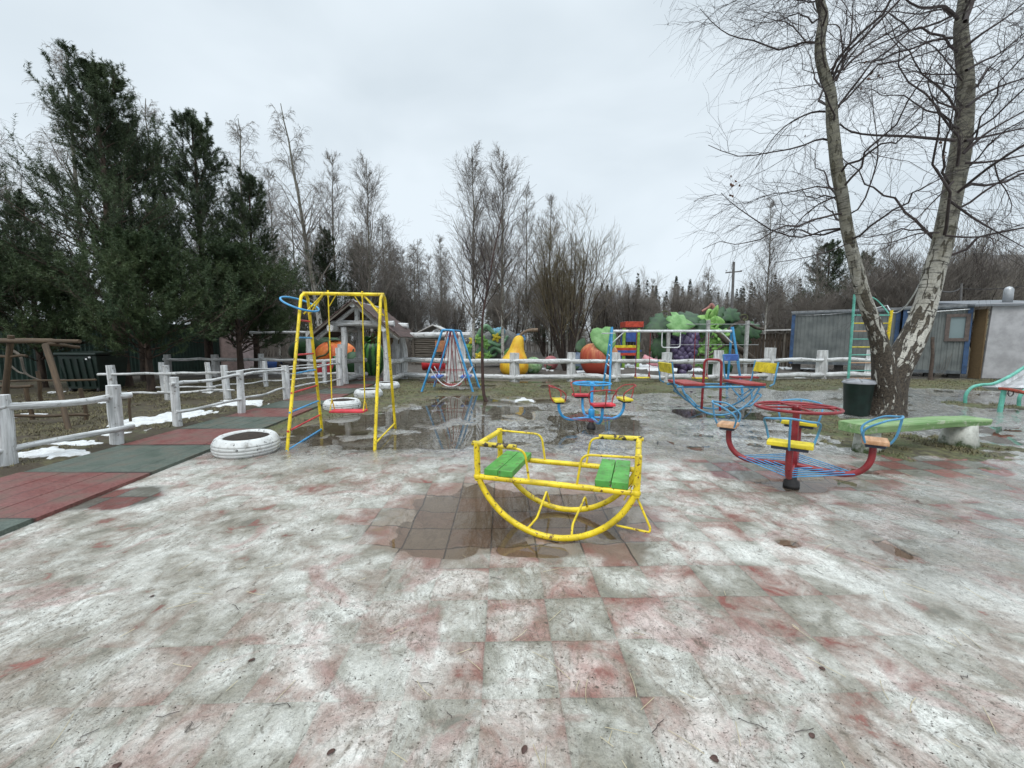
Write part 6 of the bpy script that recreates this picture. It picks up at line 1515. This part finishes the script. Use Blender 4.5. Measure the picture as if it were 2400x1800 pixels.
# grey-brown undergrowth that closes the view
def undergrowth():
    rng = np.random.default_rng(55); N = 5; parts = []
    for cnt, x0, x1, y0, y1, h0, h1 in ((3200, -34, 50, 44, 62, 1.5, 4.0), (1000, -22, -6, 27, 40, 1.0, 3.0), (1600, 8, 50, 34, 46, 1.2, 3.4)):
        X = rng.uniform(x0, x1, cnt); Y = rng.uniform(y0, y1, cnt); h = rng.uniform(h0, h1, cnt); a = rng.uniform(0, 6.28, cnt); l = rng.uniform(.05, .4, cnt); s = np.linspace(0, 1, N)
        P = np.stack([X[:, None]+np.cos(a)[:, None]*(l*h)[:, None]*s**1.4, Y[:, None]+np.sin(a)[:, None]*(l*h)[:, None]*s**1.4, h[:, None]*s], -1)
        R = .022*(1-.7*s)[None]*np.ones((cnt, 1)); parts.append(tubes(P, R, 3))
        b = spawn(rng, P, R, 5, .2, 1, .9, .5, rad(20), rad(50), .1, 0, 4, .01, .012, .03, .5, .4); parts.append(tubes(*b, 3))
    V, Q = join(parts); o = raw_mesh('undergrowth', V, Q, M_TWIG2); tag(o, 'tangle of grey brown saplings and brushwood closing the view beyond the playground', 'undergrowth', kind='stuff')
undergrowth()

# ---- conifers
def needles(rng, P, n, ln, wd, spread=.75, tipbias=1.0):
    """triangular needles along shoots P (B,N,3)"""
    B, M_, _ = P.shape; k = np.repeat(np.arange(B), n); t = rng.random(len(k))**(1/tipbias)*(M_-1.001); i = t.astype(int); u = (t-i)[:, None]
    pos = P[k, i]*(1-u)+P[k, i+1]*u; tan = unit(P[k, i+1]-P[k, i]); rv = rng.normal(size=pos.shape); per = unit(rv-tan*np.sum(rv*tan, 1, keepdims=True))
    d = unit(tan*(1-spread)+per*spread); L = ln*rng.uniform(.7, 1.2, len(k))[:, None]; side = unit(np.cross(d, rng.normal(size=pos.shape)))*wd
    V = np.stack([pos-side, pos+side, pos+d*L], 1).reshape(-1, 3); return V, np.arange(len(V)).reshape(-1, 3)
def leafmat(key, c0, c1, scale=.9):
    m, nt, b, out = new_mat(key); pos = nd(nt, 'ShaderNodeTexCoord').outputs['Object']; n = noise(nt, pos, scale, 4, .6); f = noise(nt, pos, 14, 2)
    c = mixc(nt, ramp(nt, mth(nt, 'ADD', mth(nt, 'MULTIPLY', n, .7), mth(nt, 'MULTIPLY', f, .4)), .40, .70), c0, c1); nt.links.new(c, b.inputs['Base Color']); b.inputs['Roughness'].default_value = .6; b.inputs['Specular IOR Level'].default_value = .3; return m
M_PINE = leafmat('pine_needles', (.022, .038, .018), (.078, .108, .050)); M_PINE2 = leafmat('young_pine_needles', (.026, .050, .020), (.075, .105, .042))
M_PBARK = flat('pine_bark', (.040, .026, .019), .85, .4, 8, .9, (.085, .056, .04), 0, (1, 1, .35))
def pine(seed, h, r, spread, label, loc, tmin=.2, nwh=22, mt=None, dens=1.0, top=.8):
    rng = np.random.default_rng(seed); T, TR = trunk_poly(rng, h, r, 16, (0, 0), .006)
    per = []; 
    for w in range(nwh):
        t = tmin+(1-tmin-.02)*(w/(nwh-1))**.92; q = (t-tmin)/(1-tmin); L = spread*((1-q)**.8*(.65+.35*min(1, q*4+.5)))+.28
        per.append(spawn(rng, T, TR, int(rng.integers(4, 7)), max(0, t-.012), t, L, L, rad(60), rad(88), .10+.5*q, .20+.20*q, 9, .013, .012, .02, .2, .35))
    b1 = tuple(np.concatenate([p[i] for p in per]) for i in (0, 1))
    b2 = spawn(rng, *b1, 8, .22, 1, .44, .24, rad(30), rad(55), .12, .24, 6, .008, .007, .03, .4, .35, rel=True)
    b3 = spawn(rng, *b2, 3, .3, 1, .50, .40, rad(28), rad(55), .20, .25, 4, .006, .005, .03, .5, .3, rel=True)
    lead = spawn(rng, T, TR, 6, .93, 1.0, .55, .4, rad(10), rad(40), .9, .1, 5, .02, .008, .02, .5, .3)
    root = thing('pine_tree', label, 'tree', loc, 'dark pines on the left')
    MB().tube([Vector(p) for p in T[0]], list(TR[0]), 12, rough=.04).build('trunk', M_PBARK, root, world=False)
    V, Q = join([tubes(*b1, 5), tubes(*b2, 3)]); raw_mesh('branches', V, Q, M_PBARK, root)
    sh = [needles(rng, b3[0], int(44*dens), .10, .0075, .62), needles(rng, b2[0][:, 1:], int(70*dens), .10, .0075, .62), needles(rng, b1[0][:, 4:], int(90*dens), .11, .0075, .62), needles(rng, lead[0], 70, .12, .008, .6)]
    V, Q = join(sh); raw_mesh('needles', V, Q, mt or M_PINE, root, smooth=False); return root
def pine_at(seed, px, py, Y, r, spread, label, **k): return pine(seed, top_h(px, py, Y), r, spread, label, ground_at(px, Y), **k)
p1 = pine_at(1, 282, 165, 13.8, .19, 2.2, 'tallest dark pine beside the waste container', tmin=.24, nwh=17)
p2 = pine_at(2, 488, 285, 18.0, .17, 2.3, 'second tall pine left of the swing, narrower with pointed top', tmin=.14, nwh=19)
p3 = pine_at(3, 345, 590, 12.6, .10, 1.9, 'low bushy young pine between the two tall pines', tmin=.24, nwh=14, mt=M_PINE2, dens=1.2)
def pine_copy(src, h0, px, py, Y, rz, label, wide=1.0): k = top_h(px, py, Y)/h0; return copy_thing(src, ground_at(px, Y), rz, (k*wide, k*wide, k), label)
h1, h2, h3 = top_h(282, 165, 13.8), top_h(488, 285, 18.0), top_h(345, 590, 12.6)
pine_copy(p1, h1, -60, 350, 12.6, 2.0, 'dark pine cut off by the left edge', .9)
pine_copy(p1, h1, 335, 300, 16.0, 4.1, 'dark pine just right of and behind the tallest one', .85)
pine_copy(p2, h2, 600, 420, 19.5, 1.3, 'lower dark pine right of the second tall pine', 1.0)
pine_copy(p3, h3, 560, 610, 16.8, 2.4, 'light green young pine in front of the shed', 1.1)
pine_copy(p3, h3, 90, 620, 13.5, .8, 'light green young pine in front of the green fence', 1.1)
pine_copy(p2, h2, 90, 470, 18, 3.0, 'dark pine low behind the tallest one, half hidden', 1.0)
pine_copy(p2, h2, 770, 545, 29, .5, 'small far pine behind the stem of the leaning birch', .95)
pine_copy(p2, h2, 850, 580, 31, 2.1, 'small far pine behind the portal ridge', .95)
pine_copy(p2, h2, 1165, 668, 44, 1.1, 'far pine behind the centre birches', .9)
pine_copy(p2, h2, 1275, 655, 46, 2.9, 'far dark pine behind the pear stalk and willow clump', 1.6)
pine_copy(p2, h2, 1930, 575, 36, 4.4, 'dark far pine behind the left stem of the forked birch', 1.2)
pine_copy(p2, h2, 2010, 600, 40, 5.2, 'far pine between the stems of the forked birch', 1.2)
def forest():
    rng = np.random.default_rng(66); V, Q, o = [], [], 0
    for i in range(130):
        X = rng.uniform(-30, 105) if i % 3 else rng.uniform(5, 70); Y = rng.uniform(66, 84); k = X/Y
        h = rng.uniform(8.5, 12.5)*(1.0 if k > .1 else .72); n = 420
        t = rng.random(n)**.8; a = rng.uniform(0, 6.28, n); rr = (1-t)**.85*h*.19*rng.uniform(.5, 1.1, n)+.1
        p = np.stack([X+np.cos(a)*rr*.35, Y+np.sin(a)*rr*.35, .4+t*h], -1); q = np.stack([X+np.cos(a)*rr, Y+np.sin(a)*rr, .4+t*h-.25*rr+rng.uniform(-.1, .2, n)], -1)
        sd = np.stack([-np.sin(a), np.cos(a), np.zeros(n)], -1)*(.16+.20*rng.random(n))[:, None]
        v = np.stack([p-sd*.6, p+sd*.6, q+sd*.5, q-sd*.5], 1).reshape(-1, 3); V.append(v); Q.append(np.arange(4*n).reshape(-1, 4)+o); o += 4*n
    ob = raw_mesh('distant_forest', np.concatenate(V), np.concatenate(Q), leafmat('far_spruce', (.020, .030, .020), (.048, .060, .040), .2), smooth=False)
    tag(ob, 'far dark spruce forest along the horizon', 'forest', kind='stuff')
forest()
# ------------------------------------------------------------------ small things on the ground
def litter():
    rng = np.random.default_rng(15)
    def spot(n, ymin, ymax):
        Y = 1/rng.uniform(1/ymax, 1/ymin, n); X = rng.uniform(-1.25, 1.3, n)*Y; return X, Y
    X, Y = spot(110, .95, 5.0); a = rng.uniform(0, PI, len(X)); L = rng.uniform(.03, .17, len(X)); N = 4; s = np.linspace(-.5, .5, N)
    zg = ground_fields(X, Y)['z']
    bend = rng.uniform(-.07, .07, len(X))*(rng.random(len(X)) < .5)
    P = np.stack([X[:, None]+np.cos(a)[:, None]*L[:, None]*s-np.sin(a)[:, None]*(bend*L)[:, None]*4*s*s, Y[:, None]+np.sin(a)[:, None]*L[:, None]*s+np.cos(a)[:, None]*(bend*L)[:, None]*4*s*s, zg[:, None]+.006+rng.uniform(0, .012, (len(X), 1))*(s+.5)], -1)
    V, Q = tubes(P, np.full(P.shape[:2], .0015), 4); o = raw_mesh('straw_litter', V, Q, flat('pale_straw', (.50, .43, .28), .6)); tag(o, 'pale straw stalks scattered over the dirty ice', 'straw', kind='stuff')
    X, Y = spot(34, 1.0, 4.5); a = rng.uniform(0, PI, len(X)); L = rng.uniform(.03, .11, len(X)); zg = ground_fields(X, Y)['z']
    P = np.stack([X[:, None]+np.cos(a)[:, None]*L[:, None]*s, Y[:, None]+np.sin(a)[:, None]*L[:, None]*s, zg[:, None]+.005+0*s], -1); P[:, 1:3] += rng.normal(size=P[:, 1:3].shape)*.006*np.array([1, 1, 0])
    V, Q = tubes(P, np.full(P.shape[:2], .0014), 4); o = raw_mesh('twig_litter', V, Q, M_TWIG); tag(o, 'thin dark twigs lying on the dirty ice', 'twigs', kind='stuff')
    m = MB(); X, Y = spot(15, 1.0, 4.6); zg = ground_fields(X, Y)['z']
    for x, y, z in zip(X, Y, zg): k = rng.uniform(.014, .030); m.leaf((x, y, z+.006), Euler((rng.uniform(-.3, .3), rng.uniform(-.3, .3), rng.uniform(0, 6))).to_matrix(), outline('heart' if rng.random() > .4 else 'oval', k*1.2, k*1.1), .0015, 4.0)
    tag(m.build('fallen_leaves', flat('brown_fallen_leaf', (.065, .030, .022), .6)), 'small brown birch leaves lying on the ice', 'leaves', kind='stuff')
    # crumbs of soil
    X, Y = spot(2600, .95, 6.0); keep = fbm(X*1.3, Y*1.3, 5, 3) > .47; X, Y = X[keep], Y[keep]; z = ground_fields(X, Y)['z']; n = len(X); r = rng.uniform(.0012, .0042, n); base = np.array([[1, 0, 0], [0, 1, 0], [-1, 0, 0], [0, -1, 0], [0, 0, .8]])
    V = np.stack([X, Y, z-.0003], -1)[:, None]+r[:, None, None]*(base[None]+rng.normal(size=(n, 5, 3))*.3); V = V.reshape(-1, 3); i5 = (np.arange(n)*5)[:, None]
    Q = np.concatenate([i5+np.array([[0, 1, 4]]), i5+np.array([[1, 2, 4]]), i5+np.array([[2, 3, 4]]), i5+np.array([[3, 0, 4]])])
    o = raw_mesh('soil_crumbs', V, Q, flat('dark_soil_crumb', (.05, .038, .028), .9), smooth=False); tag(o, 'dark crumbs of soil scattered over the ice', 'soil crumbs', kind='stuff')
    # short dead grass
    Y = np.concatenate([rng.uniform(5.4, 16.5, 160000), rng.uniform(3.6, 7, 30000)]); X = rng.uniform(-1.35, 1.25, len(Y))*Y
    f = ground_fields(X, Y); g = f['grass']*(1-f['snow'])*(f['z'] > -.012)*(X > -14); keep = (g > .55) & (fbm(X*2.2, Y*2.2, 205, 3) > .45) & ~((X > -6.0-.035*(Y-4)) & (X < -4.1-.075*(Y-4)) & (Y < 17)); X, Y, z = X[keep], Y[keep], f['z'][keep]; n = len(X)
    a = rng.uniform(0, 6.28, n); h = rng.uniform(.015, .055, n); l = rng.uniform(.02, .07, n); w = .0035+.0006*Y*.5
    p = np.stack([X, Y, z-.003], -1); sd = np.stack([-np.sin(a), np.cos(a), 0*a], -1)*w[:, None]; tip = p+np.stack([np.cos(a)*l, np.sin(a)*l, h], -1)
    V = np.stack([p-sd, p+sd, tip], 1).reshape(-1, 3); o = raw_mesh('dead_grass', V, np.arange(3*n).reshape(-1, 3), leafmat('dead_grass', (.085, .070, .035), (.21, .185, .095), 1.6), smooth=False)
    tag(o, 'flattened olive and straw coloured winter grass', 'grass', kind='stuff')
litter()
